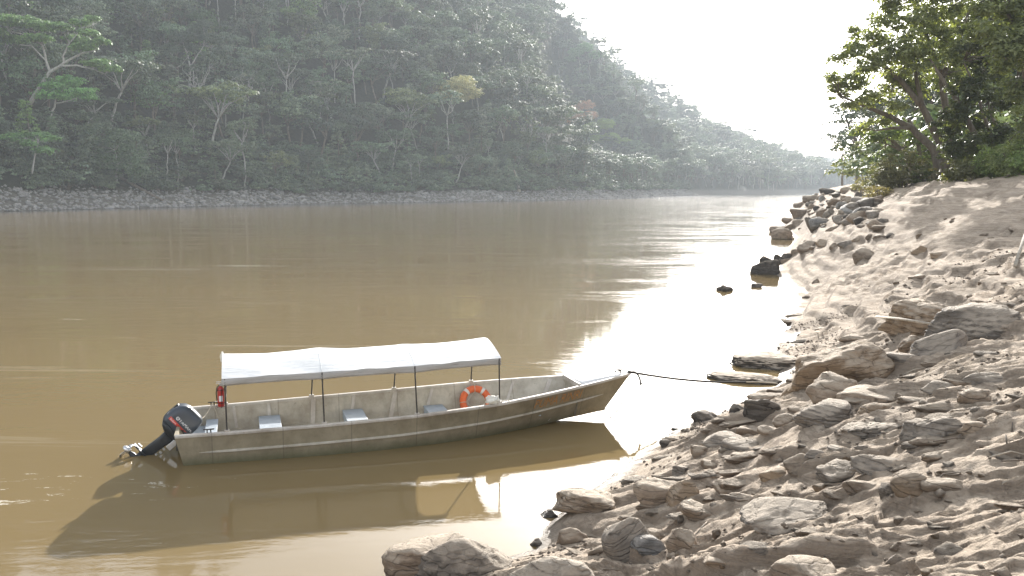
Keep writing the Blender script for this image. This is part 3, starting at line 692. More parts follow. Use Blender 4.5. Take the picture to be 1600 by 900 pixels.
scatter_bank(34, protos, 'stone', .2, .45, 'dune stone', 'stone', 'stones on the dune', [M_ROCK, M_ROCKO], False, 0, (330, 470), .0, 6)
scatter_bank(110, slabs, 'flat_rock', .35, 1.1, 'half-buried ledge', 'rock', 'half-buried ledges on the right bank', [M_ROCK, M_ROCK, M_ROCKG], True, 0, (470, 905), -.04, 8)

scatter_bank(90, protos, 'stone', .35, .75, 'rubble stone', 'stone', 'rubble of the far rock pile', [M_ROCK, M_ROCKD, M_ROCK, M_ROCKG, M_FAR], False, 0, (296, 356), .1, 15, (1205, 1380))
# clods and pebbles too small to count
r = np.random.default_rng(77); NG = 9000; gx = r.uniform(-3, 16, NG * 3); gy = r.uniform(4.5, 30, NG * 3); cl_ = vn(gx * .5, gy * .9, s=91) + .4 * vn(gx * 2, gy * 2, s=92)
gz_ = bank_height(gx, gy); ok = (gz_ > .12) & (cl_ + r.uniform(-.5, .5, NG * 3) > .1); gx, gy, gz_ = gx[ok][:NG], gy[ok][:NG], gz_[ok][:NG]; NG = len(gx)
U, Fs = np.array([(0, 0, 1), (.9, 0, -.3), (-.2, .9, -.1), (-.8, -.1, -.3), (.1, -.9, -.2), (.5, .6, .4), (0, 0, -1.)]), np.array([(0, 1, 5), (0, 5, 2), (0, 2, 3), (0, 3, 4), (0, 4, 1), (6, 5, 1), (6, 2, 5), (6, 3, 2), (6, 4, 3), (6, 1, 4)])
sg_ = r.uniform(.008, .035, NG) * (1 + 1.2 * (r.uniform(size=NG) < .08)); ro = r.uniform(0, 6.28, NG); Vx = U[None] * (1 + r.uniform(-.35, .35, (NG, 7)))[..., None] * sg_[:, None, None] * np.array([1.3, .9, .7]); c, s_ = np.cos(ro)[:, None], np.sin(ro)[:, None]
Vr = np.stack([Vx[..., 0] * c - Vx[..., 1] * s_, Vx[..., 0] * s_ + Vx[..., 1] * c, Vx[..., 2]], -1) + np.stack([gx, gy, gz_ + sg_ * .3], 1)[:, None]
tag(link('gravel', mesh_np('gravel', Vr.reshape(-1, 3), (Fs[None] + (np.arange(NG) * 7)[:, None, None]).reshape(-1, 3)), mat_rock('clod_earth', (.17, .13, .10), (.28, .23, .18), (.38, .32, .26), .5, .2)), 'brown clods and gravel strewn over the near bank', 'gravel', kind='stuff')

# ------------------------------------------------------------------ far bank stones
def far_pts(n, seed, dlo, dhi):
    r = np.random.default_rng(seed); out = []
    poly = [np.array(p) for p in A_SH[2:9]]
    ls = [np.linalg.norm(poly[i + 1] - poly[i]) for i in range(len(poly) - 1)]; T = sum(ls)
    P = []
    while len(P) < n:
        t = T * r.uniform() ** 1.25; i = 0
        while t > ls[i] and i < len(ls) - 1: t -= ls[i]; i += 1
        a, b = poly[i], poly[i + 1]; e = (b - a) / ls[i]; nn = np.array([-e[1], e[0]])
        p = a + e * t + nn * r.uniform(dlo, dhi)
        P.append(p)
    P = np.array(P); z, ds, _ = hill_height(P[:, 0], P[:, 1], A_SH, A_R, 12, 4.6)
    return P, z, ds
farp = [rock_mesh('far_rock', 2, (1, .75, .6), 1200 + i, 8, .12, 0, 0, False) for i in range(8)]
P, z, ds = far_pts(230, 3, 0.1, 8)
for i in range(len(P)):
    s = rnd.uniform(.8, 2.1) * (1.7 if rnd.random() < .12 else 1)
    me = farp[i % 8]; o = link('bank_boulder', me, M_FAR)
    o.scale = (s, s * rnd.uniform(.7, 1.2), s * rnd.uniform(.6, 1)); o.location = (*P[i], z[i] + .12 * s); o.rotation_euler = (rnd.uniform(-.4, .4), rnd.uniform(-.4, .4), rnd.uniform(0, 6.28))
    tag(o, 'pale grey boulder among the stones of the far bank', 'boulder', 'boulders along the far bank')
U, Fs = ICO[1]; P, z, ds = far_pts(9000, 4, -0.5, 10.5)
N = len(P); r = np.random.default_rng(5)
s = r.uniform(.35, 1.0, N) * (1 + (r.uniform(size=N) < .06)); jit = 1 + r.uniform(-.3, .25, (N, len(U)))
ro = r.uniform(0, 6.28, N); Vx = U[None] * jit[..., None] * s[:, None, None] * np.array([.62, .48, .36])
c, s_ = np.cos(ro)[:, None], np.sin(ro)[:, None]
Vr = np.stack([Vx[..., 0] * c - Vx[..., 1] * s_, Vx[..., 0] * s_ + Vx[..., 1] * c, Vx[..., 2]], -1) + np.stack([P[:, 0], P[:, 1], z + .08], 1)[:, None]
tag(link('bank_rubble', mesh_np('bank_rubble', Vr.reshape(-1, 3), (Fs[None] + (np.arange(N) * len(U))[:, None, None]).reshape(-1, 3)), M_FAR),
    'grey rubble covering the foot of the far bank', 'rubble', kind='stuff')

# ------------------------------------------------------------------ trees
def leaf_cloud(C, Rd, per, size, r, flat=0.55, up=0.6, aspect=0.5, inner=0.45):
    """small leaf-shaped faces on the shells of clumps. C (n,3), Rd (n,)"""
    n = len(C); T = n * per
    d = r.normal(size=(T, 3)); d /= np.linalg.norm(d, axis=1)[:, None]
    d[:, 2] = np.where(d[:, 2] < -0.25, -d[:, 2], d[:, 2])
    rad = np.repeat(Rd, per) * (inner + (1 - inner) * r.uniform(size=T) ** 0.5)
    pos = np.repeat(C, per, 0) + d * rad[:, None] * np.array([1, 1, flat])
    nrm = d * 0.95 + np.array([0, 0, up * .8]) + r.normal(size=(T, 3)) * 0.30
    nrm /= np.linalg.norm(nrm, axis=1)[:, None]
    t = np.cross(nrm, r.normal(size=(T, 3))); t /= np.linalg.norm(t, axis=1)[:, None] + 1e-9
    b = np.cross(nrm, t); s = (size * r.uniform(.55, 1.35, T))[:, None]
    V = np.stack([pos - t * s * .5, pos + b * s * aspect * .5 - nrm * s * .06, pos + t * s * .5, pos - b * s * aspect * .5 - nrm * s * .06], 1).reshape(-1, 3)
    return V, np.arange(T * 4).reshape(T, 4)
def bend(a, b, sag, n=6, jit=0.0, r=None):
    a = np.array(a, float); b = np.array(b, float); out = []
    for i in range(n):
        t = i / (n - 1); p = a + (b - a) * t; p = p + np.array([0, 0, sag * math.sin(math.pi * t)])
        if r is not None and 0 < i < n - 1: p = p + r.normal(size=3) * jit
        out.append(p)
    return out
def tree_kind(kind, seed, leaf=0.55):
    """returns trunk MB, leaf verts, faces; local coordinates, base at origin"""
    r = np.random.default_rng(seed); tb = MB(); C = []; Rd = []
    if kind == 'round':
        H = 15; top = np.array([r.normal() * .8, r.normal() * .8, 8.0]); tb.tube(bend((0, 0, -1), top, 0, 6, .15, r), np.linspace(.32, .16, 6), 6)
        for i in range(9):
            a = i * 2.4 + r.uniform(-.4, .4); rr_ = r.uniform(2.5, 4.6); e = np.array([math.cos(a) * rr_, math.sin(a) * rr_, 10 + r.uniform(-1.5, 3.6)])
            tb.tube(bend(top - (0, 0, r.uniform(0, 2)), e, .5, 5, .15, r), np.linspace(.13, .04, 5), 4)
            for j in range(6): C.append(e + r.normal(size=3) * (1.2, 1.2, .7)); Rd.append(r.uniform(1.0, 1.9))
        for j in range(12): C.append(np.array([r.normal() * 1.8, r.normal() * 1.8, 12.6 + r.normal() * .9])); Rd.append(r.uniform(1.0, 1.7))
        per = 34
    elif kind == 'umbrella':
        lean = np.array([r.uniform(1.5, 4), r.uniform(-1, 1), 0]); fork = np.array([0, 0, 7.0]) + lean; tb.tube(bend((0, 0, -1), fork, .6, 7, .15, r), np.linspace(.30, .18, 7), 6)
        for i in range(8):
            a = i * .785 + r.uniform(-.3, .3); rr_ = r.uniform(3.5, 6.5); e = fork + np.array([math.cos(a) * rr_, math.sin(a) * rr_ * .8, 3.2 + r.uniform(0, 2.6)])
            tb.tube(bend(fork, e, .9, 6, .15, r), np.linspace(.13, .04, 6), 5)
            for j in range(9): C.append(e + np.array([r.normal() * 1.6, r.normal() * 1.6, r.normal() * .35 + .3])); Rd.append(r.uniform(.9, 1.7))
        per = 36
    elif kind == 'tall':
        fork = np.array([r.normal() * .8, r.normal() * .8, 12.5]); tb.tube(bend((0, 0, -1), fork, 0, 8, .2, r), np.linspace(.24, .14, 8), 6)
        for i in range(5):
            a = i * 1.25 + r.uniform(-.4, .4); rr_ = r.uniform(2.0, 3.8); e = fork + np.array([math.cos(a) * rr_, math.sin(a) * rr_, 4.4 + r.uniform(-1, 2.)])
            tb.tube(bend(fork, e, -.4, 6, .15, r), np.linspace(.16, .05, 6), 5)
            for j in range(7): C.append(e + np.array([r.normal() * 1.2, r.normal() * 1.2, r.normal() * .7 + .2])); Rd.append(r.uniform(.8, 1.4))
        per = 36
    elif kind == 'draped':
        tb.tube(bend((0, 0, -1), (r.normal() * .5, r.normal() * .5, 11), 0, 6, .15, r), np.linspace(.3, .12, 6), 6)
        for j in range(58):
            t = j / 58; z_ = 2.0 + t * 11.5; w_ = 2.4 * math.sin(min(1, t * 1.15 + .22) * math.pi * .93) + .7; a = r.uniform(0, 6.28); q_ = w_ * r.uniform(.55, 1)
            C.append(np.array([math.cos(a) * q_, math.sin(a) * q_, z_])); Rd.append(r.uniform(.7, 1.25))
        per = 34
    elif kind == 'sparse':
        fork = np.array([r.normal() * .6, 0, 6.5]); tb.tube(bend((0, 0, -1), fork, 0, 6, .2, r), np.linspace(.2, .13, 6), 6)
        for i in range(10):
            a = i * .63 + r.uniform(-.3, .3); rr_ = r.uniform(2., 4.6); e = fork + np.array([math.cos(a) * rr_, math.sin(a) * rr_, 3.5 + r.uniform(-1.5, 3.)])
            tb.tube(bend(fork, e, -.3, 6, .25, r), np.linspace(.15, .03, 6), 4)
            for k in range(3):
                e2 = e + r.normal(size=3) * 1.3; tb.tube(bend(e, e2, 0, 3), [.05, .04, .02], 4); C.append(e2); Rd.append(r.uniform(.5, .95))
        per = 30
    else:  # bush
        tb.tube(bend((0, 0, -.5), (.3, .1, 1.6), 0, 4), [.09, .08, .07, .05], 5)
        for i in range(4): a = i * 1.6; tb.tube(bend((0, 0, .1), (math.cos(a), math.sin(a), 1.7), 0, 4), [.06, .05, .04, .03], 4)
        for j in range(26): C.append(np.array([r.normal() * 1.15, r.normal() * 1.15, abs(r.normal()) * .95 + .8])); Rd.append(r.uniform(.5, .95))
        per = 32
    V, Fq = leaf_cloud(np.array(C), np.array(Rd), per, leaf, r, .6)
    return tb, V, Fq
KINDS = {}
spec = [('round', 'broadleaf_tree', 3, M_BARK), ('umbrella', 'umbrella_tree', 3, M_BARKP), ('tall', 'tall_tree', 3, M_BARKP), ('draped', 'vine_draped_tree', 2, M_BARK), ('sparse', 'sparse_tree', 2, M_BARKP), ('bush', 'bush', 2, M_BARK)]
for kd, nm, nv, bk in spec:
    L = []
    for i in range(nv):
        tb, V, Fq = tree_kind(kd, 400 + 31 * i + len(kd), .62 if kd != 'bush' else .42)
        me1 = bpy.data.meshes.new('trunk'); me1.from_pydata(tb.V, [], tb.F); me1.update(); me1.shade_smooth(); me1.materials.append(bk)
        me2 = mesh_np('crown', V, Fq); me2.materials.append(M_LEAF); L.append((me1, me2))
    KINDS[kd] = (nm, L)
def add_tree(kd, i, loc, s, rz, label, cat, group, col=(1, 1, 1), sz=1.0, tilt=0.0):
    nm, L = KINDS[kd]; me1, me2 = L[i % len(L)]
    root = empty(nm, loc, rz); root.scale = (s, s, s * sz); root.rotation_euler = (tilt, 0, rz)
    t = link('trunk', me1, None, root); c = link('crown', me2, None, root); c.color = (*col, 1)
    tag(root, label, cat, group); return root, t, c

# sample tree sites on both hills
def sites(SH, RD, x0, x1, y0, y1, sp, bw, bh, seed, dmin):
    r = np.random.default_rng(seed); n = int((x1 - x0) * (y1 - y0) / (sp * sp))
    gx = np.arange(x0, x1, sp); gy = np.arange(y0, y1, sp); GX, GY = np.meshgrid(gx, gy)
    X = (GX + r.uniform(-.45, .45, GX.shape) * sp).ravel(); Y = (GY + r.uniform(-.45, .45, GX.shape) * sp).ravel()
    z, ds, dr = hill_height(X, Y, SH, RD, bw, bh)
    ok = (ds > dmin); X, Y, z, ds, dr = X[ok], Y[ok], z[ok], ds[ok], dr[ok]
    return X, Y, z, ds, dr
def project(X, Y, Z):
    q = np.stack([X, Y, Z - CAM_H], 1); zc = q @ F_; return 800 + FPX * q[:, 0] / zc, 450 - FPX * (q @ U_) / zc
X, Y, z, ds, dr = sites(A_SH, A_R, -560, 190, -60, 960, 8.6, 12, 4.6, 21, 9.5)
px, py = project(X, Y, z + 6); dist = np.hypot(X, Y)
inv = (Y > 60) & (px > -40) & (px < 1110) & (py > -90) & (dr > 0)
cand = np.nonzero(inv)[0]; cand = cand[np.argsort(dist[cand])][:285]
LAND = [(60, 'left of the leaning tree'), (170, 'around the leaning tree'), (240, 'right of the leaning tree'), (290, 'left of the palm'), (380, 'above the shore driftwood'), (450, 'right of the shore driftwood'), (520, 'well right of the palm'), (600, 'well left of the golden crown'),
        (680, 'left of the golden crown'), (800, 'near the golden crown'), (1200, 'toward the end of the near ridge')]
def place_words(x, d):
    row = 'beside the far stones' if d < 22 else 'in the second row' if d < 40 else 'low on the far slope' if d < 70 else 'halfway up the far slope'
    for lim, wd in LAND:
        if x < lim: return row + ' ' + wd
    return row
kd_p = ['round', 'umbrella', 'tall', 'draped', 'sparse']; kd_w = [.48, .12, .09, .23, .08]
descr = {'round': 'round-crowned tree', 'umbrella': 'flat-topped tree', 'tall': 'bare-trunked tree', 'draped': 'vine-draped tree', 'sparse': 'thin-leaved tree'}
tints = [('dark green', (.8, .9, .8)), ('grey-green', (1.15, 1.1, 1.2)), ('olive', (1.12, 1.08, .75)), ('dull green', (1, 1, 1)), ('bright green', (1.15, 1.5, .7))]
r = np.random.default_rng(77)
for k in cand:
    kd = kd_p[int(r.choice(5, p=kd_w))]; tn, tc = tints[int(r.choice(5, p=[.25, .3, .15, .24, .06]))]
    s = r.uniform(.7, 1.5) * (0.72 if ds[k] < 22 else 1.0)
    sz = 'small ' if s < .85 else 'big ' if s > 1.1 else ''
    add_tree(kd, int(r.integers(9)), (X[k], Y[k], z[k] - .3), s, r.uniform(0, 6.28), sz + tn + ' ' + descr[kd] + ' ' + place_words(px[k], ds[k]), 'tree', 'trees of the forest across the river', tc, 1.0)
rest = np.ones(len(X), bool); rest[cand] = False
rest &= (Y > 40) & (px > -900) & (px < 1500)
PX, PY, PZ = X[rest], Y[rest], z[rest]; SS = np.full(rest.sum(), 1.0)
X, Y, z, ds, dr = sites(B_SH, B_R, -40, 760, 700, 1560, 10.5, 18, 5.0, 23, 14)
ok = dr < 420; X, Y, z = X[ok], Y[ok], z[ok]
PX = np.concatenate([PX, X]); PY = np.concatenate([PY, Y]); PZ = np.concatenate([PZ, z]); SS = np.concatenate([SS, np.full(len(X), 1.12)])
# undergrowth along the foot
P, zz, dd = far_pts(1300, 41, 7.5, 30)
np_tree = len(PX)
PX = np.concatenate([PX, P[:, 0]]); PY = np.concatenate([PY, P[:, 1]]); PZ = np.concatenate([PZ, zz]); SS = np.concatenate([SS, np.full(len(P), 1.3)])
N = len(PX); print('forest instances', N)

def gn_forest(name, PX, PY, PZ, SS, KI, protos, label, cat):
    N = len(PX); me = bpy.data.meshes.new(name); me.vertices.add(N)
    me.vertices.foreach_set('co', np.stack([PX, PY, PZ - .3], 1).astype(np.float32).ravel())
    a = me.attributes.new('s', 'FLOAT', 'POINT'); a.data.foreach_set('value', (SS * r.uniform(.7, 1.5, N)).astype(np.float32))
    a = me.attributes.new('rz', 'FLOAT', 'POINT'); a.data.foreach_set('value', r.uniform(0, 6.28, N).astype(np.float32))
    a = me.attributes.new('k', 'INT', 'POINT'); a.data.foreach_set('value', KI.astype(np.int32))
    o = link(name, me)
    ng = bpy.data.node_groups.new(name, 'GeometryNodeTree')
    ng.interface.new_socket('Geometry', in_out='INPUT', socket_type='NodeSocketGeometry'); ng.interface.new_socket('Geometry', in_out='OUTPUT', socket_type='NodeSocketGeometry')
    gi = ng.nodes.new('NodeGroupInput'); go = ng.nodes.new('NodeGroupOutput'); ip = ng.nodes.new('GeometryNodeInstanceOnPoints')
    ji = ng.nodes.new('GeometryNodeJoinGeometry')
    for (t, c) in reversed(protos):
        j = ng.nodes.new('GeometryNodeJoinGeometry')
        for ob in (t, c):
            oi = ng.nodes.new('GeometryNodeObjectInfo'); oi.transform_space = 'ORIGINAL'; oi.inputs['Object'].default_value = ob; oi.inputs['As Instance'].default_value = False
            ng.links.new(oi.outputs['Geometry'], j.inputs[0])
        gg = ng.nodes.new('GeometryNodeGeometryToInstance'); ng.links.new(j.outputs[0], gg.inputs[0]); ng.links.new(gg.outputs[0], ji.inputs[0])
    def attr(nm, dt):
        n_ = ng.nodes.new('GeometryNodeInputNamedAttribute'); n_.data_type = dt; n_.inputs[0].default_value = nm; return n_.outputs[0]
    cb = ng.nodes.new('ShaderNodeCombineXYZ'); ng.links.new(attr('rz', 'FLOAT'), cb.inputs[2])
    er = ng.nodes.new('FunctionNodeEulerToRotation'); ng.links.new(cb.outputs[0], er.inputs[0])
    ng.links.new(gi.outputs[0], ip.inputs['Points']); ng.links.new(ji.outputs[0], ip.inputs['Instance'])
    ip.inputs['Pick Instance'].default_value = True; ng.links.new(attr('k', 'INT'), ip.inputs['Instance Index'])
    ng.links.new(er.outputs[0], ip.inputs['Rotation'])
    cs = ng.nodes.new('ShaderNodeCombineXYZ'); sa = attr('s', 'FLOAT')
    for i in range(3): ng.links.new(sa, cs.inputs[i])
    ng.links.new(cs.outputs[0], ip.inputs['Scale']); ng.links.new(ip.outputs[0], go.inputs[0])
    md = o.modifiers.new('forest', 'NODES'); md.node_group = ng
    tag(o, label, cat, kind='stuff'); return o
def find_proto(mesh_c):
    for o in COL.objects:
        if o.type == 'MESH' and o.data == mesh_c: return o
    return None
# a couple of bushes by the far bank are things of their own and lend their shape to the undergrowth
P2, z2, d2 = far_pts(24, 43, 7, 14)
for i in range(24):
    add_tree('bush', i, (*P2[i], z2[i] - .2), rnd.uniform(1.0, 1.6), rnd.uniform(0, 6.28), 'low green bush above the far stones, ' + place_words(float(project(P2[i:i+1, 0], P2[i:i+1, 1], z2[i:i+1])[0][0]), 0).replace('beside the far stones ', ''), 'bush', 'bushes above the far bank')
protos_gn = []; order = []
for kd in ['round', 'umbrella', 'tall', 'draped', 'sparse', 'bush']:
    for (m1, m2) in KINDS[kd][1]:
        a, b = find_proto(m1), find_proto(m2)
        if a and b: protos_gn.append((a, b)); order.append(kd)
wt = np.array([{'round': .18, 'umbrella': .04, 'tall': .02, 'draped': .10, 'sparse': .02, 'bush': 0}[k] for k in order]); wt /= wt.sum()
KI = r.choice(len(order), size=N, p=wt); bi = [i for i, k in enumerate(order) if k == 'bush']
KI[np_tree:] = r.choice(bi, size=N - np_tree)
gn_forest('forest', PX, PY, PZ, SS, KI, protos_gn, 'dense misty rainforest covering the hills across the river', 'forest')

# ------------------------------------------------------------------ landmark trees across the river
def on_hill(px_, py_):
    d = ray(px_, py_); t = np.linspace(120, 900, 4000); Q = np.array([0, 0, CAM_H]) + t[:, None] * d
    h, ds_, _ = hill_height(Q[:, 0], Q[:, 1], A_SH, A_R, 12, 4.6); k = np.nonzero((Q[:, 2] < h) & (ds_ > 0))[0]
    return Q[k[0]] if len(k) else at_y(px_, py_, 300)
def custom_tree(name, base, limbs, blobs, label, cat, group=None, leaf=0.5, per=34, mleaf=None, mbark=None, seed=1, col=(1, 1, 1), r0=.5, clump=(.9, 1.7), dens=1.0, flat=.6, squash=.55, twigs=True, grid=6):
    """limbs: lists of world points; blobs: (world centre, radius) filled with leaf clumps"""
    r = np.random.default_rng(seed); root = empty(name, tuple(base)); b = np.array(base, float)
    tb = MB()
    for li, (pts, ra, rb) in enumerate(limbs):
        P = [np.array(p, float) - b for p in pts]; S = []
        for i in range(len(P) - 1):
            for k in range(3): S.append(P[i] + (P[i + 1] - P[i]) * k / 3 + r.normal(size=3) * rb * .6 * (k > 0))
        S.append(P[-1]); tb.tube(S, np.linspace(ra, rb, len(S)), 8)
    C = []; Rd = []; ends = [np.array(p, float) - b for pts, _, _ in limbs for p in pts[1:]]
    for (c, R) in blobs:
        c = np.array(c, float) - b; n = max(4, int(dens * 16 * (R / clump[1]) ** 2))
        for i in range(n):
            dv = r.normal(size=3); dv /= np.linalg.norm(dv); q_ = c + dv * R * r.uniform(.15, 1) ** .6 * np.array([1, 1, squash if squash < 1 else 1]); C.append(q_); Rd.append(r.uniform(*clump))
        if twigs and ends:
            for k in range(4):
                e0 = min(ends, key=lambda q: np.linalg.norm(q - c)); e1 = c + r.normal(size=3) * R * .45
                tb.tube(bend(e0, e1, R * .1, 5, R * .05, r), np.linspace(.07 * (R ** .5) * .6, .02, 5), 5)
    me1 = bpy.data.meshes.new('trunk'); me1.from_pydata(tb.V, [], tb.F); me1.update(); me1.shade_smooth(); link('trunk', me1, mbark or M_BARKP, root)
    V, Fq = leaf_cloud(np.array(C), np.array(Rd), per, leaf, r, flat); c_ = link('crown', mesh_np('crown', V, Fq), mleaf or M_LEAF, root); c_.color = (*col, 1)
    tag(root, label, cat, group); return root
def pxy(lst, Y, dy=0.0):
    return [tuple(at_y(x, y, Y + dy * i)) for i, (x, y) in enumerate(lst)]

B0 = on_hill(43, 168); Yl = B0[1] - 6
lm = [(pxy([(43, 168), (60, 140), (78, 112), (100, 98), (126, 84), (150, 78)], Yl), .62, .12),
      (pxy([(78, 112), (72, 95), (66, 70), (60, 55)], Yl), .38, .10), (pxy([(92, 103), (120, 102), (145, 108), (165, 116)], Yl), .30, .08),
      (pxy([(100, 98), (98, 88), (108, 68), (128, 45), (146, 38)], Yl), .25, .06), (pxy([(66, 70), (40, 55), (14, 48)], Yl), .22, .08), (pxy([(72, 95), (50, 72), (30, 70)], Yl), .2, .07)]
bl = [((x, y), rr_) for x, y, rr_ in [(8, 32, 26), (40, 34, 24), (70, 42, 22), (96, 42, 16), (126, 36, 14), (146, 30, 10), (152, 66, 16), (130, 74, 20), (172, 108, 16), (150, 100, 18), (118, 62, 18), (20, 62, 20), (-15, 50, 25), (60, 60, 18), (140, 52, 14)]]
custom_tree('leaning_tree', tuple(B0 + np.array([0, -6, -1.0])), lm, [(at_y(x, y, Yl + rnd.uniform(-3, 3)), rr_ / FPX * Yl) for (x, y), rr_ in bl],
            'huge leaning tree with pale forking limbs and bright sunlit green tiers, at the upper left', 'tree', 'trees of the forest across the river', .6, 40, col=(1.6, 2.05, 1.0), seed=5, squash=.28, clump=(.8, 1.5))  # crown tint raised: sunlight is put into the leaf colour
def landmark(pxb, top, blobs, limbs, label, name, col, seed, **kw):
    B = on_hill(*pxb); Y_ = B[1] - 4
    custom_tree(name, tuple(B + np.array([0, -4, -.5])), [(pxy(l, Y_), a, b) for l, a, b in limbs], [(at_y(x, y, Y_ + rnd.uniform(-2, 2)), rr_ / FPX * Y_) for x, y, rr_ in blobs],
                label, 'tree', 'trees of the forest across the river', kw.pop('leaf', .55), kw.pop('per', 34), col=col, seed=seed, **kw)
landmark((296, 138), None, [(285, 60, 20), (305, 52, 22), (330, 62, 18), (268, 75, 14), (345, 80, 14), (300, 75, 14), (318, 40, 14)], [([(296, 138), (297, 105), (292, 82), (286, 66)], .42, .15), ([(297, 105), (306, 90), (318, 72)], .3, .1), ([(303, 138), (302, 110)], .2, .12)],
         'pale-trunked tree that forks twice under a broad grey crown, upper middle left', 'forked_tree', (1.1, 1.15, 1.2), 11, squash=.5)
landmark((70, 200), None, [(85, 135, 20), (110, 128, 20), (130, 145, 18), (72, 150, 16), (100, 150, 18), (140, 152, 12)], [([(72, 205), (80, 180), (86, 162), (88, 150)], .35, .15), ([(86, 162), (105, 158), (128, 150)], .2, .07)],
         'bright green tree with a bent pale trunk just below the huge leaning tree', 'bent_tree', (1.1, 1.8, .8), 12, squash=.4)
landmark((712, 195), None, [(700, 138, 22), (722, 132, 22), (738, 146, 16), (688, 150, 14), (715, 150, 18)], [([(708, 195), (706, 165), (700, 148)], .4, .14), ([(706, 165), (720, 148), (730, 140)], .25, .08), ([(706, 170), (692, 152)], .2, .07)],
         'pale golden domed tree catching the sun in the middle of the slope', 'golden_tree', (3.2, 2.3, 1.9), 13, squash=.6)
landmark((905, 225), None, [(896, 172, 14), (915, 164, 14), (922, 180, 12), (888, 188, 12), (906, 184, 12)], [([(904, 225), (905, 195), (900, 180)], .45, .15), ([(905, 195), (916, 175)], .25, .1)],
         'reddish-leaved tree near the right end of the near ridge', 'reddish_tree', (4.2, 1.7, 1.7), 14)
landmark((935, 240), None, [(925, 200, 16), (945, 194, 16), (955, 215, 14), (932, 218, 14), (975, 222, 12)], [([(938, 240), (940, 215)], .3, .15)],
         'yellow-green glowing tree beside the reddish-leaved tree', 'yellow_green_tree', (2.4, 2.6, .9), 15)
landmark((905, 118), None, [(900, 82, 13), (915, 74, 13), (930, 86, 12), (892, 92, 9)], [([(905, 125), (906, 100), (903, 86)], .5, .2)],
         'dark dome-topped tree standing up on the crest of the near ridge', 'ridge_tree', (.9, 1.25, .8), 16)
landmark((185, 285), None, [(160, 232, 20), (185, 222, 22), (205, 245, 20), (150, 255, 18), (180, 258, 22), (215, 265, 16)], [([(182, 285), (184, 255), (180, 235)], .3, .12)],
         'large rounded grey-green tree low above the stones, below the bent-trunk tree', 'rounded_tree', (1.0, 1.25, .95), 17, squash=.8)
landmark((30, 270), None, [(60, 212, 16), (78, 218, 12), (48, 225, 14), (20, 215, 16), (70, 236, 14)], [([(50, 272), (55, 240), (60, 222)], .22, .08)],
         'light green layered small tree at the left, above the stony shore', 'layered_tree', (1.2, 1.7, .85), 18, squash=.35)
# palm
def palm(name, base, h, label, s=1.0):
    root = empty(name, tuple(base)); tb = MB(); tb.tube(bend((0, 0, 0), (.6, 0, h), 0, 6), np.linspace(.22, .16, 6), 8); tb.build('trunk', M_BARK, root, True)
    V = []; Fq = []; r = np.random.default_rng(9)
    fr = MB()
    for i in range(15):
        a = i * 2.4; el = r.uniform(.5, 1.25); L = r.uniform(4.2, 5.4) * s; P = []; p = np.array([.6, 0, h]); ang = el
        for k in range(11): P.append(p.copy()); p = p + np.array([math.cos(a) * math.cos(ang), math.sin(a) * math.cos(ang), math.sin(ang)]) * L / 10; ang -= .19
        fr.tube(P, np.linspace(.07, .015, 11), 4)
        sd = np.array([-math.sin(a), math.cos(a), 0])
        for k in range(1, 11):
            for q in (-1, 1):
                for m in (0, .5):
                    c = P[k - 1] + (P[k] - P[k - 1]) * m; tdir = (P[k] - P[k - 1]) / np.linalg.norm(P[k] - P[k - 1]); e = c + sd * q * .95 * s + tdir * .55 - np.array([0, 0, .35]); wv = tdir * .07
                    b0 = len(V); V += [c - wv, c + wv, e]; Fq.append((b0, b0 + 1, b0 + 2))
    fr.build('frond_stem', M_BARKP, root); c_ = link('crown', mesh_np('crown', V, Fq), M_LEAF, root); c_.color = (2.0, 2.0, 1.3, 1)
    tag(root, label, 'palm tree', 'trees of the forest across the river'); return root
Bp = on_hill(305, 188); palm('palm_tree', Bp + np.array([-2, -12, 0]), 7.5, 'single palm with arching pale fronds on the far slope', 1.25)
# clear ordinary trees that would stand in front of the landmarks
boxes = [((-40, 175), (20, 165), 240), ((262, 350), (35, 140), 320), ((680, 750), (125, 195), 400), ((880, 970), (70, 235), 640), ((60, 150), (120, 205), 240), ((270, 340), (140, 190), 270), ((140, 225), (215, 285), 215), ((10, 90), (205, 270), 205)]
kids = {}
for o in list(COL.objects):
    if o.parent is not None: kids.setdefault(o.parent.name, []).append(o)
prot = set(); gone = []
for a, b in protos_gn: prot.add(a.parent.name)
for o in list(COL.objects):
    if o.parent is None and o.get('group') == 'trees of the forest across the river' and o.type == 'EMPTY' and o.name.split('.')[0] in ('broadleaf_tree', 'umbrella_tree', 'tall_tree', 'vine_draped_tree', 'sparse_tree') and o.name not in prot:
        X0, Y0, Z0 = o.location; a, b = project(np.array([X0]), np.array([Y0]), np.array([Z0 + 9.]))
        for (xa, xb), (ya, yb), dm in boxes:
            if xa < a[0] < xb and ya - 6 < b[0] < yb and math.hypot(X0, Y0) < dm:
                gone.append(o); break
for o in gone:
    for k in kids.get(o.name, []): bpy.data.objects.remove(k)
    bpy.data.objects.remove(o)

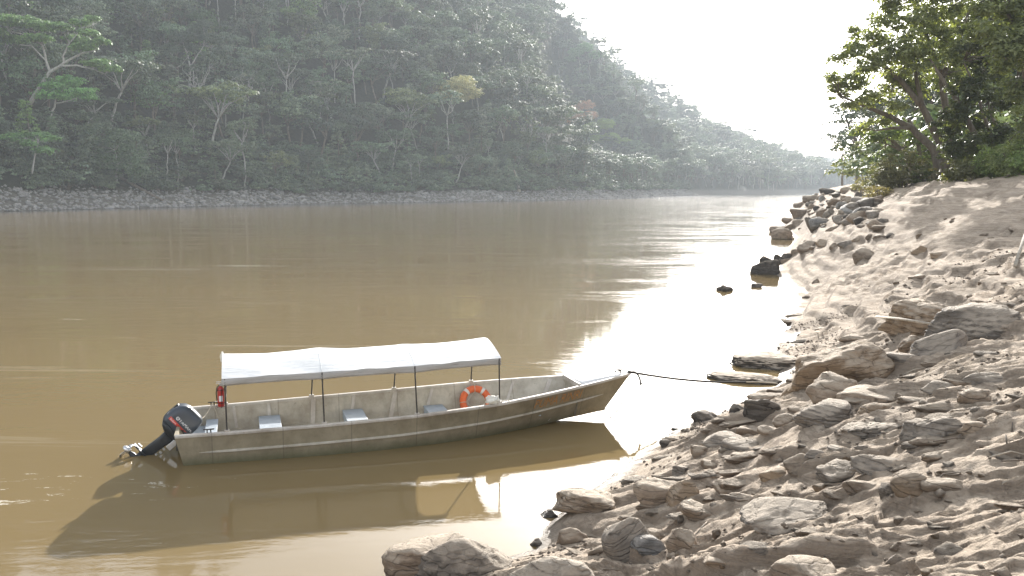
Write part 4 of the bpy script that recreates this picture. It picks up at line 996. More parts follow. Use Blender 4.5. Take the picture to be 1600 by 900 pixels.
# driftwood on the far shore
def wood(name, pts, rads, label, mat=None, k=7, cat='driftwood'):
    base = np.array(pts[0]); mb = MB(); mb.tube([np.array(p) - base for p in pts], rads, k); o = mb.build(name, mat or M_WOOD, None, True); o.location = tuple(base); tag(o, label, cat); return o
def shore_pt(x, y, lift=.4):
    P = on_hill(x, y); return P + np.array([0, -.5, lift])
wood('fallen_log', [shore_pt(185, 277), shore_pt(215, 294), shore_pt(240, 308), shore_pt(256, 316)], [.45, .42, .38, .3], 'long dark fallen trunk lying down the far stony bank', M_BARK, cat='log')
m_ = MB(); Pq = at_z(290, 317.5, .3); sc = Pq[1] / FPX
for pts, ra in [([(0, 0, 0), (3.5, .2, .4), (7, 0, .9), (11, -.3, 1.2)], (.28, .12)), ([(4, 0, .5), (5.2, 0, 2.3), (6.6, 0, 4.0)], (.16, .06)), ([(4.2, 0, .5), (3.4, 0, 1.5), (2.4, .2, 2.3)], (.12, .05)), ([(5.2, 0, 2.3), (4.9, 0, 3.4)], (.07, .03))]:
    m_.tube([np.array(p) * .9 for p in pts], np.linspace(ra[0], ra[1], len(pts)), 6)
o = m_.build('dead_branch', M_WOOD, None, True); o.location = tuple(Pq + np.array([0, .6, 0])); tag(o, 'bleached dead branch with upright forks at the far waterline', 'driftwood')
wood('broken_stump', [shore_pt(811, 300, .2), shore_pt(807, 285, 1.2) + np.array([0, -1, 1.]), at_y(803, 266, shore_pt(811, 300)[1] - 1.5)], [.7, .5, .25], 'pale broken trunk leaning on the far bank below the slope', M_WOOD, cat='log')

# ------------------------------------------------------------------ trees on the right bank
def gz(x, y): return float(bank_height(np.array([x]), np.array([y]))[0])
def px_base(x, Y): P = at_y(x, 280, Y); return np.array([P[0], P[1], gz(P[0], P[1]) - .3])
def bank_tree(name, x0, Y, limbs, blobs, label, seed, **kw):
    base = px_base(x0, Y); L = []
    for pts, ra, rb in limbs:
        q = pxy(pts[1:], Y, kw.get('dy', .6) if ra < .3 else .25)
        q = [tuple(base + np.array([(pts[0][0] - x0) / FPX * Y, 0, 0]))] + q if pts[0][1] >= 270 else pxy(pts, Y, .6)
        L.append((q, ra, rb))
    kw.pop('dy', None)
    custom_tree(name, tuple(base), L, [(at_y(x, y, Y + rnd.uniform(-2.5, 2.5)), rr_ / FPX * Y) for x, y, rr_ in blobs], label, 'tree', 'trees overhanging the right bank', kw.pop('leaf', .26), kw.pop('per', 46), kw.pop('mleaf', M_LEAFB), kw.pop('mbark', M_BARK),
                seed=seed, clump=(.35, .75), dens=kw.pop('dens', .8), **kw)
bank_tree('bank_tree', 1472, 64, [([(1472, 285), (1458, 232), (1425, 200), (1388, 180), (1350, 165), (1312, 150)], .34, .06), ([(1480, 285), (1470, 225), (1440, 165), (1402, 120), (1362, 92), (1325, 78)], .36, .06),
          ([(1490, 285), (1484, 205), (1472, 120), (1445, 50), (1415, -30)], .36, .08), ([(1425, 200), (1395, 200), (1365, 204)], .16, .04), ([(1440, 165), (1430, 110), (1405, 50)], .2, .05), ([(1472, 120), (1500, 60), (1520, 0)], .2, .06)],
          [(1312, 142, 20), (1302, 122, 14), (1335, 128, 24), (1335, 80, 20), (1312, 92, 14), (1360, 100, 26), (1365, 66, 26), (1378, 30, 24), (1400, 80, 30), (1395, 128, 28), (1362, 158, 20), (1330, 166, 12), (1425, 40, 32), (1435, 95, 34), (1432, 142, 26),
           (1402, 0, 30), (1440, -30, 40), (1470, 60, 36), (1470, 10, 36), (1476, 120, 32), (1500, 90, 30), (1510, 30, 34), (1510, -30, 40), (1355, 198, 13), (1380, 190, 12), (1400, 165, 15), (1388, -40, 24), (1335, 52, 12)],
          'big dark tree leaning over the bank toward the river, its left edge against white sky', 31, squash=.75)
bank_tree('bank_tree', 1440, 70, [([(1440, 285), (1420, 245), (1392, 218), (1362, 205)], .28, .06), ([(1450, 285), (1436, 240), (1430, 205), (1420, 185)], .22, .06), ([(1436, 285), (1408, 235), (1385, 225)], .18, .05)],
          [(1345, 207, 13), (1368, 215, 16), (1392, 212, 18), (1415, 205, 20), (1400, 232, 16), (1380, 240, 14), (1436, 215, 20), (1422, 248, 16), (1452, 235, 18)],
          'low tree with thin leaning stems under the big dark tree', 32, squash=.6, dens=.7)
bank_tree('bank_tree', 1545, 60, [([(1545, 285), (1528, 225), (1500, 165), (1470, 120), (1452, 92)], .26, .06), ([(1560, 285), (1550, 215), (1528, 150), (1505, 95)], .2, .05), ([(1570, 285), (1568, 220), (1545, 170)], .2, .07)],
          [(1530, 60, 36), (1545, 110, 34), (1515, 140, 28), (1560, 20, 36), (1570, 160, 30), (1535, 190, 26), (1500, 180, 26), (1560, 215, 28), (1520, 225, 24), (1480, 200, 22), (1590, 250, 28), (1490, 235, 22)],
          'tree of slender pale slanting stems filling the bank behind the dune', 33, squash=.8, dens=.75)
bank_tree('vine_covered_tree', 1625, 52, [([(1625, 285), (1615, 180), (1600, 90), (1575, 20)], .34, .1), ([(1600, 90), (1560, 60), (1530, 50)], .18, .05)],
          [(1545, 10, 26), (1528, 50, 22), (1560, 52, 28), (1590, 20, 34), (1600, 80, 34), (1570, 95, 26), (1625, 130, 36), (1592, 140, 28), (1640, 40, 44), (1620, 190, 34), (1655, 230, 40), (1600, 230, 22), (1580, -30, 34), (1640, -40, 44)],
          'vine-covered tree with glowing yellow-green edges at the top right corner', 34, squash=.9, dens=.8)
# shrubs on the bank edge
def shrub(x, y, Y, rpx, label, mat, col=(1, 1, 1), seed=0, leaf=.16, sq=.85, nm='shrub'):
    P = at_y(x, y, Y); b = np.array([P[0], P[1], gz(P[0], P[1]) - .1]); R = 1.6 * rpx / FPX * Y; c = np.array([P[0], P[1], b[2] + R * .7])
    custom_tree(nm, tuple(b), [([tuple(b + np.array([k * .12, 0, 0])), tuple(b + (c - b) * .6 + np.array([k * R * .3, 0, 0])), tuple(c + np.array([k * R * .6, 0, R * .2]))], .05, .02) for k in (-1, 0, 1)],
                [(c, R), (c + np.array([R * .6, .3, -R * .3]), R * .7), (c + np.array([-R * .6, -.2, -R * .35]), R * .6)], label, 'shrub', 'shrubs along the top of the right bank', leaf, 40, mat, M_BARK, seed, col, clump=(.25, .5), dens=.55, squash=sq, twigs=False)
SH_ = [((1386, 262), 64, 20, 'pale dry shrub at the left end of the shrubs, over the far rock pile', M_LEAFD, (1, 1, 1)), ((1412, 250), 63, 24, 'tallest pale yellowish shrub under the big dark tree', M_LEAFD, (1, 1, .9)), ((1372, 278), 60, 11, 'small dry bush at the edge of the dune', M_LEAFD, (1.1, .95, .8)),
       ((1442, 266), 62, 12, 'dull green shrub right of the tallest pale shrub', M_LEAFB, (1.6, 1.5, 1.3)), ((1470, 264), 59, 11, 'brownish shrub around the feet of the leaning trunks', M_LEAFD, (.6, .55, .5)), ((1500, 255), 56, 16, 'dark shrub behind the dune crest', M_LEAFB, (1.2, 1.1, 1)),
       ((1530, 254), 55, 17, 'pale-leaved shrub behind the dune crest, right of the dark one', M_LEAFD, (.8, .85, .7)), ((1562, 250), 54, 24, 'green shrub under the slender slanting stems', M_LEAFB, (1.1, 1.1, .9)), ((1592, 245), 51, 26, 'dark green shrub at the right edge above the dune', M_LEAFB, (1, 1, 1)),
       ((1625, 245), 50, 26, 'broad leafy shrub partly cut off by the right edge', M_LEAFB, (1.2, 1.2, 1)), ((1350, 283), 90, 10, 'low grassy tuft above the far rock pile', M_LEAFD, (1.1, 1, .8))]
for i, ((x, y), Y_, rp, lb, mt, cl) in enumerate(SH_): shrub(x, y, Y_, rp, lb, mt, cl, 60 + i)
# the wood behind them
for i, (x, Y_, s_) in enumerate([(1400, 78, 1.5), (1428, 84, 1.3), (1450, 88, 1.4), (1470, 84, 1.3), (1494, 82, 1.6), (1515, 76, 1.6), (1538, 76, 2.3), (1560, 70, 2.1), (1584, 74, 2.3), (1608, 68, 2.1), (1635, 66, 2.1), (1405, 95, 2.0), (1440, 98, 2.4), (1480, 92, 2.6), (1520, 90, 2.6), (1565, 86, 2.6), (1610, 82, 2.6), (1375, 110, 2.0), (1350, 125, 1.8)]):
    P = at_y(x, 280, Y_); add_tree('bush', i, (P[0], P[1], gz(P[0], P[1]) - .3), s_, i * 1.7, 'leafy bush filling the bank ' + ('under the overhanging crown' if x < 1460 else 'among the slanting stems' if x < 1550 else 'below the vine-covered tree') + (', in front' if Y_ < 76 else ', farther back' if Y_ > 85 else ', in the middle row'), 'bush', 'bushes under the right bank trees', (1.5, 1.45, .9) if i % 3 else (2.2, 2.0, 1.3))
GB = 'wood behind the right bank trees'
BACK = [(1318, 190, .85, 'round', (1, 1.1, 1), 'misty round tree farthest down the right bank'), (1342, 175, 1.15, 'round', (1, 1, 1), 'dark flat-crowned tree on the right bank by the misty bay'), (1366, 160, 1.2, 'draped', (.9, 1, .9), 'dark round tree under the tip of the overhanging crown'),
        (1336, 150, .42, 'sparse', (2, 2.4, 1), 'small bright green tree in front of the misty trees'), (1395, 130, .95, 'round', (1, 1, .9), 'round tree behind the pale dry shrubs'), (1425, 112, .9, 'draped', (1, 1, .9), 'columnar tree behind the low leaning stems'),
        (1455, 105, 1.0, 'round', (.9, .9, .8), 'tree showing between the leaning trunks'), (1485, 98, 1.05, 'draped', (.9, .9, .8), 'columnar tree behind the big dark tree'), (1515, 92, 1.15, 'round', (1, 1, .8), 'tree behind the slender pale stems'),
        (1548, 88, 1.1, 'draped', (1, 1, .8), 'columnar tree behind the slender pale stems'), (1580, 84, 1.2, 'round', (.9, 1, .8), 'tree behind the vine-covered tree'), (1615, 80, 1.1, 'draped', (.9, 1, .8), 'columnar tree at the right edge behind the vine-covered tree'),
        (1560, 110, 1.5, 'tall', (1, 1, .9), 'tall tree rising over the wood at the right'), (1500, 125, 1.5, 'round', (1, 1, .9), 'big tree deep in the wood behind the bank'), (1650, 95, 1.3, 'round', (1, 1, .9), 'tree just beyond the right edge of the view'),
        (1440, 150, 1.2, 'round', (1, 1, .9), 'far round tree closing the wood at the left')]
for i, (x, Y_, s, kd, cl, lb) in enumerate(BACK):
    P = at_y(x, 280, Y_); add_tree(kd, i, (P[0], P[1], gz(P[0], P[1]) - .3), s, i * 1.3, lb, 'tree', GB, cl)

# ------------------------------------------------------------------ sticks and driftwood on the near bank
def stick(name, pa, pb, rad, label, mat, lift=.05, cat='stick', liftb=None):
    A_ = on_bank(*pa) + np.array([0, 0, lift]); B_ = on_bank(*pb) + np.array([0, 0, lift if liftb is None else liftb]); md_ = (A_ + B_) / 2 + np.array([0, 0, .02])
    return wood(name, [A_, md_, B_], [rad, rad * .9, rad * .7], label, mat, cat=cat)
stick('bamboo_pole', (1368, 521), (1452, 538), .035, 'thin pale bamboo pole lying over the ochre rocks', M_WOOD, .45, 'pole', .40)
stick('leaning_stick', (1586, 418), (1606, 372), .05, 'straight pale stick at the right edge of the dune', M_WOOD, .05, 'stick', .5)
Pd = on_bank(1272, 360); m_ = MB()
for pts, ra in [([(0, 0, 0), (-.9, 0, 1.0), (-1.6, .1, 2.3)], (.75, .25)), ([(0, 0, 0), (2.5, .3, .35), (6.0, 1, .6), (9, 2.0, .5)], (.6, .15))]: m_.tube([np.array(p) for p in pts], np.linspace(ra[0], ra[1], len(pts)), 7)
o = m_.build('driftwood_stump', M_BARK, None, True); o.location = tuple(Pd); o.scale = (.42,) * 3; tag(o, 'brown driftwood stump with a long root on the sand by the far rock pile', 'driftwood')
wood('dead_snag', [at_y(1365, 292, 95), at_y(1362, 275, 95), at_y(1356, 264, 95)], [.22, .16, .08], 'short dark snag standing above the far rock pile', M_BARK, cat='snag')
Pt = on_bank(1512, 694); m_ = MB()
for pts in ([(-.35, 0, .03), (-.1, .02, .06), (.15, -.01, .04), (.4, .03, .05)], [(-.1, .02, .05), (.0, .12, .09), (.2, .2, .05)], [(.15, 0, .04), (.25, -.08, .07)]): m_.tube(pts, .008, 5)
o = m_.build('twig', M_BARK, None); o.location = tuple(Pt); tag(o, 'thin dark twig on the sand below the long outcrop', 'twig')

r = np.random.default_rng(4); k = 0
while k < 16:
    a_, b_ = r.uniform(980, 1590), r.uniform(560, 880); P = on_bank(a_, b_)
    if P[2] < .2 or P[1] > 40: continue
    L = r.uniform(.15, .5); an = r.uniform(-1.2, 1.2); e = np.array([math.cos(an), math.sin(an), 0]) * L; q = P + e; q[2] = gz(q[0], q[1]) + .03; m = (P + q) / 2 + np.array([0, 0, .04]) + r.normal(size=3) * .02
    wood('twig', [P + np.array([0, 0, .02]), m, q], [.009, .008, .004], ' '.join(('short pale twig lying ' + where(a_, b_)).split()[:16]), M_WOOD if k % 2 else M_BARK, 5, 'twig')['group'] = 'twigs on the near bank'; k += 1

# ------------------------------------------------------------------ boat
TH = math.radians(16.92); P0 = np.array([-5.802, 14.869]); nb_ = np.array([-math.sin(math.radians(18)), math.cos(math.radians(18))])
BO = P0 + nb_ * 1.04
boat = empty('river_boat', (BO[0], BO[1], 0), TH); tag(boat, 'long grey metal river boat with a white canopy, moored by its bow', 'boat')
BW = Matrix.Translation((BO[0], BO[1], 0)) @ Matrix.Rotation(TH, 4, 'Z')
def bwp(x, y, z): return np.array((BW @ Vector((x, y, z)))[:])
def mat_hull(name, base, dark, algae=True, metal=0.15):
    a = NM(name); v = a.coord('Object'); n1 = a.noise(v, 2.2, 8, .65); n2 = a.noise(v, 11, 6, .7); vs = a.coord('Object', (1.2, 1.2, .25)); st = a.noise(vs, 5, 6, .7)
    c = a.ramp(n1, [(.3, dark), (.62, base)]); c = a.mix(c, tuple(x * .55 for x in dark), a.mrange(n2, .6, .75, 0, .6)); c = a.mix(c, tuple(x * .6 for x in base), a.mrange(st, .5, .7, 0, .5))
    sp = a.n('ShaderNodeSeparateXYZ'); a.l(v, sp.inputs[0])
    if algae:
        lo = a.mrange(a.math('ADD', sp.outputs[2], a.mrange(n2, 0, 1, -.06, .06)), .0, .20, 1, 0); c = a.mix(c, (.075, .085, .035), a.math('MULTIPLY', lo, .75))
    fx = a.math('FRACT', a.math('MULTIPLY', sp.outputs[0], .83)); seam = a.math('MULTIPLY', a.mrange(a.math('ABSOLUTE', a.math('SUBTRACT', fx, .5)), 0.0, .012, 1, 0), .5)
    c = a.mix(c, tuple(x * .4 for x in dark), seam); n3 = a.noise(v, 38, 5, .75); c = a.mix(c, (.42, .36, .20), a.math('MULTIPLY', a.mrange(n3, .68, .72, 0, 1), a.mrange(n1, .45, .6, 0, .8)))
    a.set(col=c, rough=a.mrange(n1, 0, 1, .45, .75), metal=metal, normal=a.bump(n1, .5, .035, a.bump(n2, .3, .006))); return a.m
M_HULL = mat_hull('weathered_hull_metal', (.33, .285, .20), (.20, .17, .11))
M_INNER = mat_hull('worn_inner_metal', (.52, .48, .40), (.30, .26, .20), False, .1)
M_GUN = mat_hull('rubbed_gunwale', (.60, .56, .50), (.36, .31, .26), False, .1)
M_BENCH = mat_plain('blue_grey_bench_paint', (.34, .39, .44), .45, 0, .15, 5)
M_POLE = mat_plain('dark_painted_pipe', (.05, .045, .04), .4, .3, .4, 20)
M_DECK = mat_plain('white_deck_paint', (.72, .71, .68), .45, 0, .1, 3)

xs_ = [0, 1, 2.5, 4.2, 5.8, 6.9, 7.7, 8.4, 8.8, 9.03]
def prof(t):
    x = 9.03 * t
    bg = np.interp(x, xs_, [1.03, 1.08, 1.14, 1.15, 1.03, .78, .53, .285, .13, .02]); zg = np.interp(x, xs_, [.55, .555, .58, .62, .695, .765, .815, .86, .885, .905])
    bc = np.interp(x, [0, 2.5, 3.8, 5, 5.9, 6.8, 7.5, 8.3, 9.03], [.95, 1.05, 1.03, .90, .72, .46, .26, .10, .012]); zc = np.interp(x, [0, 3.8, 5.9, 6.8, 7.5, 8.3, 9.03], [-.14, -.12, -.07, -.03, .02, .10, .20])
    return x, bg, zg, bc, zc
def sidep(t, f, sgn, off=0.0):
    # smooth the interpolation over neighbouring stations
    acc = np.zeros(5)
    for k in (-.03, -.015, 0, .015, .03): acc += np.array(prof(min(1, max(0, t + k))))
    x, bg, zg, bc, zc = acc / 5; x = 9.03 * t; xb = .16 + 8.30 * t
    if t > .995: bg, bc = .02, .012
    return (xb + (x - xb) * f, sgn * (bc + (bg - bc) * f ** .85 + off), zc + (zg - zc) * f)
NS = 46; FR = [0, .25, .5, .75, 1.0]
hb = MB(); V = []; rows = len(FR) * 2 + 1
for i in range(NS):
    t = i / (NS - 1); c = sidep(t, 0, 1)
    for f in reversed(FR): V.append(sidep(t, f, -1))
    V.append((c[0], 0, c[2] - .05))
    for f in FR: V.append(sidep(t, f, 1))
Fs_ = [(i * rows + j, (i + 1) * rows + j, (i + 1) * rows + j + 1, i * rows + j + 1) for i in range(NS - 1) for j in range(rows - 1)]
Fs_.append(tuple(range(rows)))
hb.add(V, Fs_); hull = hb.build('hull', M_HULL, boat, True)
es = hull.modifiers.new('split', 'EDGE_SPLIT'); es.split_angle = math.radians(35)
# inner lining and floor
V = []; 
for i in range(NS):
    t = .012 + .88 * i / (NS - 1); 
    for f in (1, .75, .5, .3): p = sidep(t, f, -1, -.035); V.append((p[0], min(p[1], -.005), p[2]))
    q = sidep(t, .3, -1, -.06); z_ = max(.04, sidep(t, 0, 1)[2] + .07); q = sidep(t, max(0, (.04 - sidep(t, 0, 1)[2]) / max(.1, sidep(t, 1, 1)[2] - sidep(t, 0, 1)[2]) * .7), -1, -.07); V.append((q[0], min(q[1], -.004), z_)); V.append((q[0], max(-q[1], .004), z_))
    for f in (.3, .5, .75, 1): p = sidep(t, f, 1, -.035); V.append((p[0], max(p[1], .005), p[2]))
lb = MB(); lb.add(V, [(i * 10 + j, i * 10 + j + 1, (i + 1) * 10 + j + 1, (i + 1) * 10 + j) for i in range(NS - 1) for j in range(9)]); lin = lb.build('inner_lining', M_INNER, boat, True)
es = lin.modifiers.new('split', 'EDGE_SPLIT'); es.split_angle = math.radians(35)
def sweep(name, t0, t1, f, sgn, sect, mat, n=50, smooth=False):
    """sect: list of (outward, up) offsets"""
    mb = MB(); V = []; k = len(sect)
    for i in range(n):
        t = t0 + (t1 - t0) * i / (n - 1); p = sidep(t, f, sgn); sc_ = min(1, .15 + i / 3, .15 + (n - 1 - i) / 3) if name == 'rub_strake' else 1
        for (a, b) in sect: V.append((p[0], p[1] + sgn * a * sc_, p[2] + b * (sc_ if name == 'rub_strake' else 1)))
    Fq = [(i * k + j, i * k + (j + 1) % k, (i + 1) * k + (j + 1) % k, (i + 1) * k + j) for i in range(n - 1) for j in range(k)]; Fq += [tuple(range(k)), tuple((n - 1) * k + j for j in range(k))]
    mb.add(V, Fq); return mb.build(name, mat, boat, smooth)
for sg in (-1, 1):
    sweep('gunwale', 0, .998, 1, sg, [(-.055, -.035), (.022, -.035), (.026, .0), (.015, .016), (-.045, .016), (-.055, .0)], M_GUN)
    sweep('rub_strake', .035, .955, .52, sg, [(-.01, .03), (.030, .012), (.034, -.012), (-.01, -.03)], M_INNER)
# transom
tb_ = MB(); a0, a1 = sidep(0, 0, -1), sidep(0, 1, -1)
out = [(a1[1], a1[2] + .01), (-.42, a1[2] + .01), (-.34, a1[2] - .12), (.34, a1[2] - .12), (.42, a1[2] + .01), (-a1[1], a1[2] + .01), (-a0[1], a0[2]), (a0[1], a0[2])]
n_ = len(out); xz = lambda z: .16 * (a1[2] - z) / (a1[2] - a0[2])
tb_.add([(xz(z) - .012, y, z) for y, z in out] + [(xz(z) + .04, y, z) for y, z in out], [tuple(range(n_)), tuple(range(2 * n_ - 1, n_ - 1, -1))] + [(i, (i + 1) % n_, (i + 1) % n_ + n_, i + n_) for i in range(n_)])
tb_.build('transom', M_HULL, boat)
MB().box((-.045, -.30, .08), (.10, .30, .46)).build('transom_pad', M_POLE, boat, bevel=.01)
# ribs
for x_, wd_, lo in [(.95, .05, .3), (1.62, .06, .35), (2.50, .09, .05), (3.32, .06, .35), (4.18, .09, .05), (4.95, .06, .35), (5.80, .09, .05), (6.66, .06, .35), (7.42, .09, .05)]:
    for sg in (-1, 1):
        t = x_ / 9.03; r_ = MB(); P = []
        for f in (lo + .1, 1):
            p = sidep(t, f, sg, -.04); P.append(p)
        V = []
        for p in P: V += [(p[0] - wd_ / 2, p[1], p[2] - .04), (p[0] + wd_ / 2, p[1], p[2] - .04), (p[0] + wd_ / 2, p[1] - sg * .035, p[2] - .04), (p[0] - wd_ / 2, p[1] - sg * .035, p[2] - .04)]
        r_.add(V, [(0, 1, 2, 3), (7, 6, 5, 4), (0, 4, 5, 1), (1, 5, 6, 2), (2, 6, 7, 3), (3, 7, 4, 0)]); r_.build('rib', M_GUN, boat)
# benches
for xa, xb_ in [(1.42, 1.83), (3.07, 3.48), (4.73, 5.14), (6.47, 6.85)]:
    y_ = -sidep((xb_) / 9.03, .33, -1)[1] - .05
    MB().box((xa, -y_, .265), (xb_, y_, .29)).box((xa + .002, -y_ + .06, .14), (xa + .022, y_ - .06, .264)).box((xb_ - .022, -y_ + .06, .19), (xb_ - .002, y_ - .06, .264)).build('bench', M_BENCH, boat, bevel=.006)
MB().box((.44, -.90, .30), (.66, .90, .325)).box((.445, -.89, .06), (.465, .89, .299)).build('stern_bench', M_BENCH, boat, bevel=.006)
MB().box((.14, -.86, .20), (.42, .86, .215)).build('stern_floor', M_BENCH, boat)
# bow deck with a lip
V = []; nd = 12
for i in range(nd):
    t = (7.72 + (9.0 - 7.72) * i / (nd - 1)) / 9.03; p = sidep(t, 1, -1); V += [(p[0], p[1] + .03, p[2] + .019), (p[0], 0, p[2] + .034), (p[0], -p[1] - .03, p[2] + .019)]
dk = MB().add(V, [(i * 3 + j, (i + 1) * 3 + j, (i + 1) * 3 + j + 1, i * 3 + j + 1) for i in range(nd - 1) for j in range(2)]); dko = dk.build('bow_deck', M_DECK, boat, True)
sd_ = dko.modifiers.new('thick', 'SOLIDIFY'); sd_.thickness = .02; sd_.offset = -1
p = sidep(7.72 / 9.03, 1, -1)
MB().box((7.675, p[1] + .03, p[2] - .05), (7.716, -p[1] - .03, p[2] + .045)).build('deck_coaming', M_GUN, boat, bevel=.006)
bh = [sidep(7.70 / 9.03, f, -1, -.06) for f in (1, .75, .5, .3, .12)]
MB().add([(x_, min(q[1], -.01), q[2] - .01) for x_ in (7.70, 7.712) for q in bh] + [(x_, max(-q[1], .01), q[2] - .01) for x_ in (7.70, 7.712) for q in bh],
         [(i, i + 1, i + 11, i + 10) for i in range(4)] + [(i + 5, i + 15, i + 16, i + 6) for i in range(4)]).build('bulkhead', M_INNER, boat)
# fittings
def cleat(x, y, z):
    MB().tube([(x - .09, y, z + .06), (x + .09, y, z + .06)], .012, 8).tube([(x - .03, y, z), (x - .03, y, z + .06)], .012, 6).tube([(x + .03, y, z), (x + .03, y, z + .06)], .012, 6).build('cleat', M_POLE, boat, True)
cleat(.56, -1.03, .57); cleat(.56, 1.03, .57); cleat(8.72, 0, .91)
MB().tube([(8.80, 0, .90), (8.80, 0, 1.0)], .02, 8).tube([(8.86, -.05, .99), (8.74, .05, .99)], .014, 6).build('bow_post', M_POLE, boat, True)
# canopy frame
HX = [.86, 2.53, 4.22, 5.85]; EZ = [1.50, 1.515, 1.53, 1.585]; RZ = [1.745, 1.775, 1.755, 1.80]; CW = 1.0
def arch(u, i): return EZ[i] + (RZ[i] - EZ[i]) * (1 - abs(u) ** 1.5)
for i, x in enumerate(HX):
    for sg in (-1, 1):
        g_ = sidep(x / 9.03, 1, sg); gx = x + (.0 if sg < 0 else -.06)
        pl = MB(); pl.tube([(gx, g_[1] - sg * .02, g_[2] + .0), (gx, g_[1] - sg * .02, g_[2] + .05), (x - .01, sg * CW, EZ[i] - .06), (x - .01, sg * CW, EZ[i])], .0145, 8); po = pl.build('canopy_pole', M_POLE, boat, True)
        MB().box((gx - .045, g_[1] - .035 - sg * .02, g_[2] + .012), (gx + .045, g_[1] + .035 - sg * .02, g_[2] + .05)).build('pole_clamp', M_GUN, po, bevel=.005)
    MB().tube([(x - .01, u * CW, arch(u, i) - .028) for u in np.linspace(-1, 1, 17)], .0145, 8).build('canopy_hoop', M_POLE, boat, True)
for u in (-1, 1):
    MB().tube([(x - .01, u * CW * .985, arch(u, i) - .045) for i, x in enumerate(HX)], .011, 6).build('canopy_rail', M_POLE, boat, True)
def mat_cloth(name, col, tr=.25):
    a = NM(name); v = a.coord('Object'); n = a.noise(v, 3, 5); f = a.noise(a.coord('Object', (.6, 2.5, 1)), 3.5, 4, .6, 1.2); a.set(col=a.mix(a.ramp(n, [(.3, tuple(c * .86 for c in col)), (.7, col)]), tuple(c * .6 for c in col), a.mrange(a.noise(v, 1.3, 7, .7), .58, .72, 0, .45)), rough=.75, normal=a.bump(f, .35, .03))
    t = a.n('ShaderNodeBsdfTranslucent'); t.inputs[0].default_value = (*col, 1); m = a.n('ShaderNodeMixShader'); m.inputs[0].default_value = tr; a.l(a.p.outputs[0], m.inputs[1]); a.l(t.outputs[0], m.inputs[2]); a.l(m.outputs[0], a.out.inputs[0]); return a.m
M_CLOTH = mat_cloth('white_canvas', (.82, .82, .80), .12); M_RAG = mat_cloth('white_rag', (.85, .83, .76), .2)
nx, ny = 70, 25; V = []
for i in range(nx):
    x = .80 + (5.88 - .80) * i / (nx - 1); ez = np.interp(x, HX, EZ); rz_ = np.interp(x, HX, RZ); bay = 0.0
    k = max(0, min(2, sum(1 for h in HX if h <= x) - 1)); s_ = np.clip((x - HX[k]) / (HX[k + 1] - HX[k]), 0, 1); bay = math.sin(math.pi * s_) ** 1.0
    for j in range(-3, ny + 3):
        if j < 0 or j >= ny:
            q = (-j) if j < 0 else (j - ny + 1); sg = -1 if j < 0 else 1; dr_ = .128 * q / 3 * (1 - .10 * bay); V.append((x + .01 * sg * math.sin(x * 9), sg * (CW + .012 + .008 * math.sin(x * 7 + q) - .01 * bay), ez - dr_ + .004)); continue
        u = -1 + 2 * j / (ny - 1); z_ = ez + (rz_ - ez) * (1 - abs(u) ** 1.5) - bay * (.045 * (1 - u * u) ** .7 + .0)
        z_ += .003 * math.sin(x * 5 + u * 7) * bay + .008 * max(0, math.sin(3.5 * (x + u * 1.2))) ** 3 * bay + (.007 * math.sin(11 * (x - u * 1.4)) * bay * (1 if x > 2.5 else .3)) * (abs(u) ** 2)
        V.append((x, u * (CW + .008), z_ + .004))
w_ = ny + 6; M_VAL = mat_cloth('shaded_canvas_hem', (.42, .40, .375), .04)  # greyer than the top cloth: the valance's shade is put into its colour
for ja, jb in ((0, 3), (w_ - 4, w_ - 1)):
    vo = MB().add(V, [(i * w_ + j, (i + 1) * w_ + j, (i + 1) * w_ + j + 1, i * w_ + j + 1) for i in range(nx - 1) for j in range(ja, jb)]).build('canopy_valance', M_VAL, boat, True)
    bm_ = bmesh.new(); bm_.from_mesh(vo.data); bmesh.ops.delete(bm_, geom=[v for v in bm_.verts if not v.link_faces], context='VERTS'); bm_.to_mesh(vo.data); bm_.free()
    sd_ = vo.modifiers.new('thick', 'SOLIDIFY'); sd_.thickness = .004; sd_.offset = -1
cn = MB().add(V, [(i * w_ + j, (i + 1) * w_ + j, (i + 1) * w_ + j + 1, i * w_ + j + 1) for i in range(nx - 1) for j in range(3, w_ - 4)]).build('canopy', M_CLOTH, boat, True)
sd_ = cn.modifiers.new('thick', 'SOLIDIFY'); sd_.thickness = .004; sd_.offset = 1
es = cn.modifiers.new('split', 'EDGE_SPLIT'); es.split_angle = math.radians(50)
# corner tie cloth at the stern end
MB().tube([(.79, .55, 1.70), (.77, .62, 1.62), (.77, .60, 1.50)], [.02, .035, .02], 6).build('canopy_tie', M_RAG, boat, True)

M_TIE = mat_plain('grey_lashing', (.22, .21, .19), .9, 0, .2, 30)
for i, x in enumerate(HX):
    if i in (1, 2): MB().tube([(x - .01, u * (CW + .010), arch(u, i) + .006) for u in np.linspace(-1, 1, 19)], .004, 5).build('canopy_seam', M_CLOTH, boat, True)
    for sg in (-1, 1):
        MB().tube([(x - .01 + .024 * math.cos(a), sg * CW + .024 * math.sin(a), EZ[i] - .13 + .006 * a) for a in np.linspace(0, 12.5, 26)], .005, 5).build('canopy_lashing', M_TIE, boat, True)

def text_mesh(s_, size, name):
    cu = bpy.data.curves.new(name, 'FONT'); cu.body = s_; cu.size = size; cu.extrude = 0.0; cu.align_x = 'LEFT'; cu.resolution_u = 3
    ob = bpy.data.objects.new(name, cu); COL.objects.link(ob); dg = bpy.context.evaluated_depsgraph_get(); me = bpy.data.meshes.new_from_object(ob.evaluated_get(dg)); bpy.data.objects.remove(ob)
    V = np.array([v.co[:] for v in me.vertices]); Fq = [tuple(p.vertices) for p in me.polygons]; return V, Fq
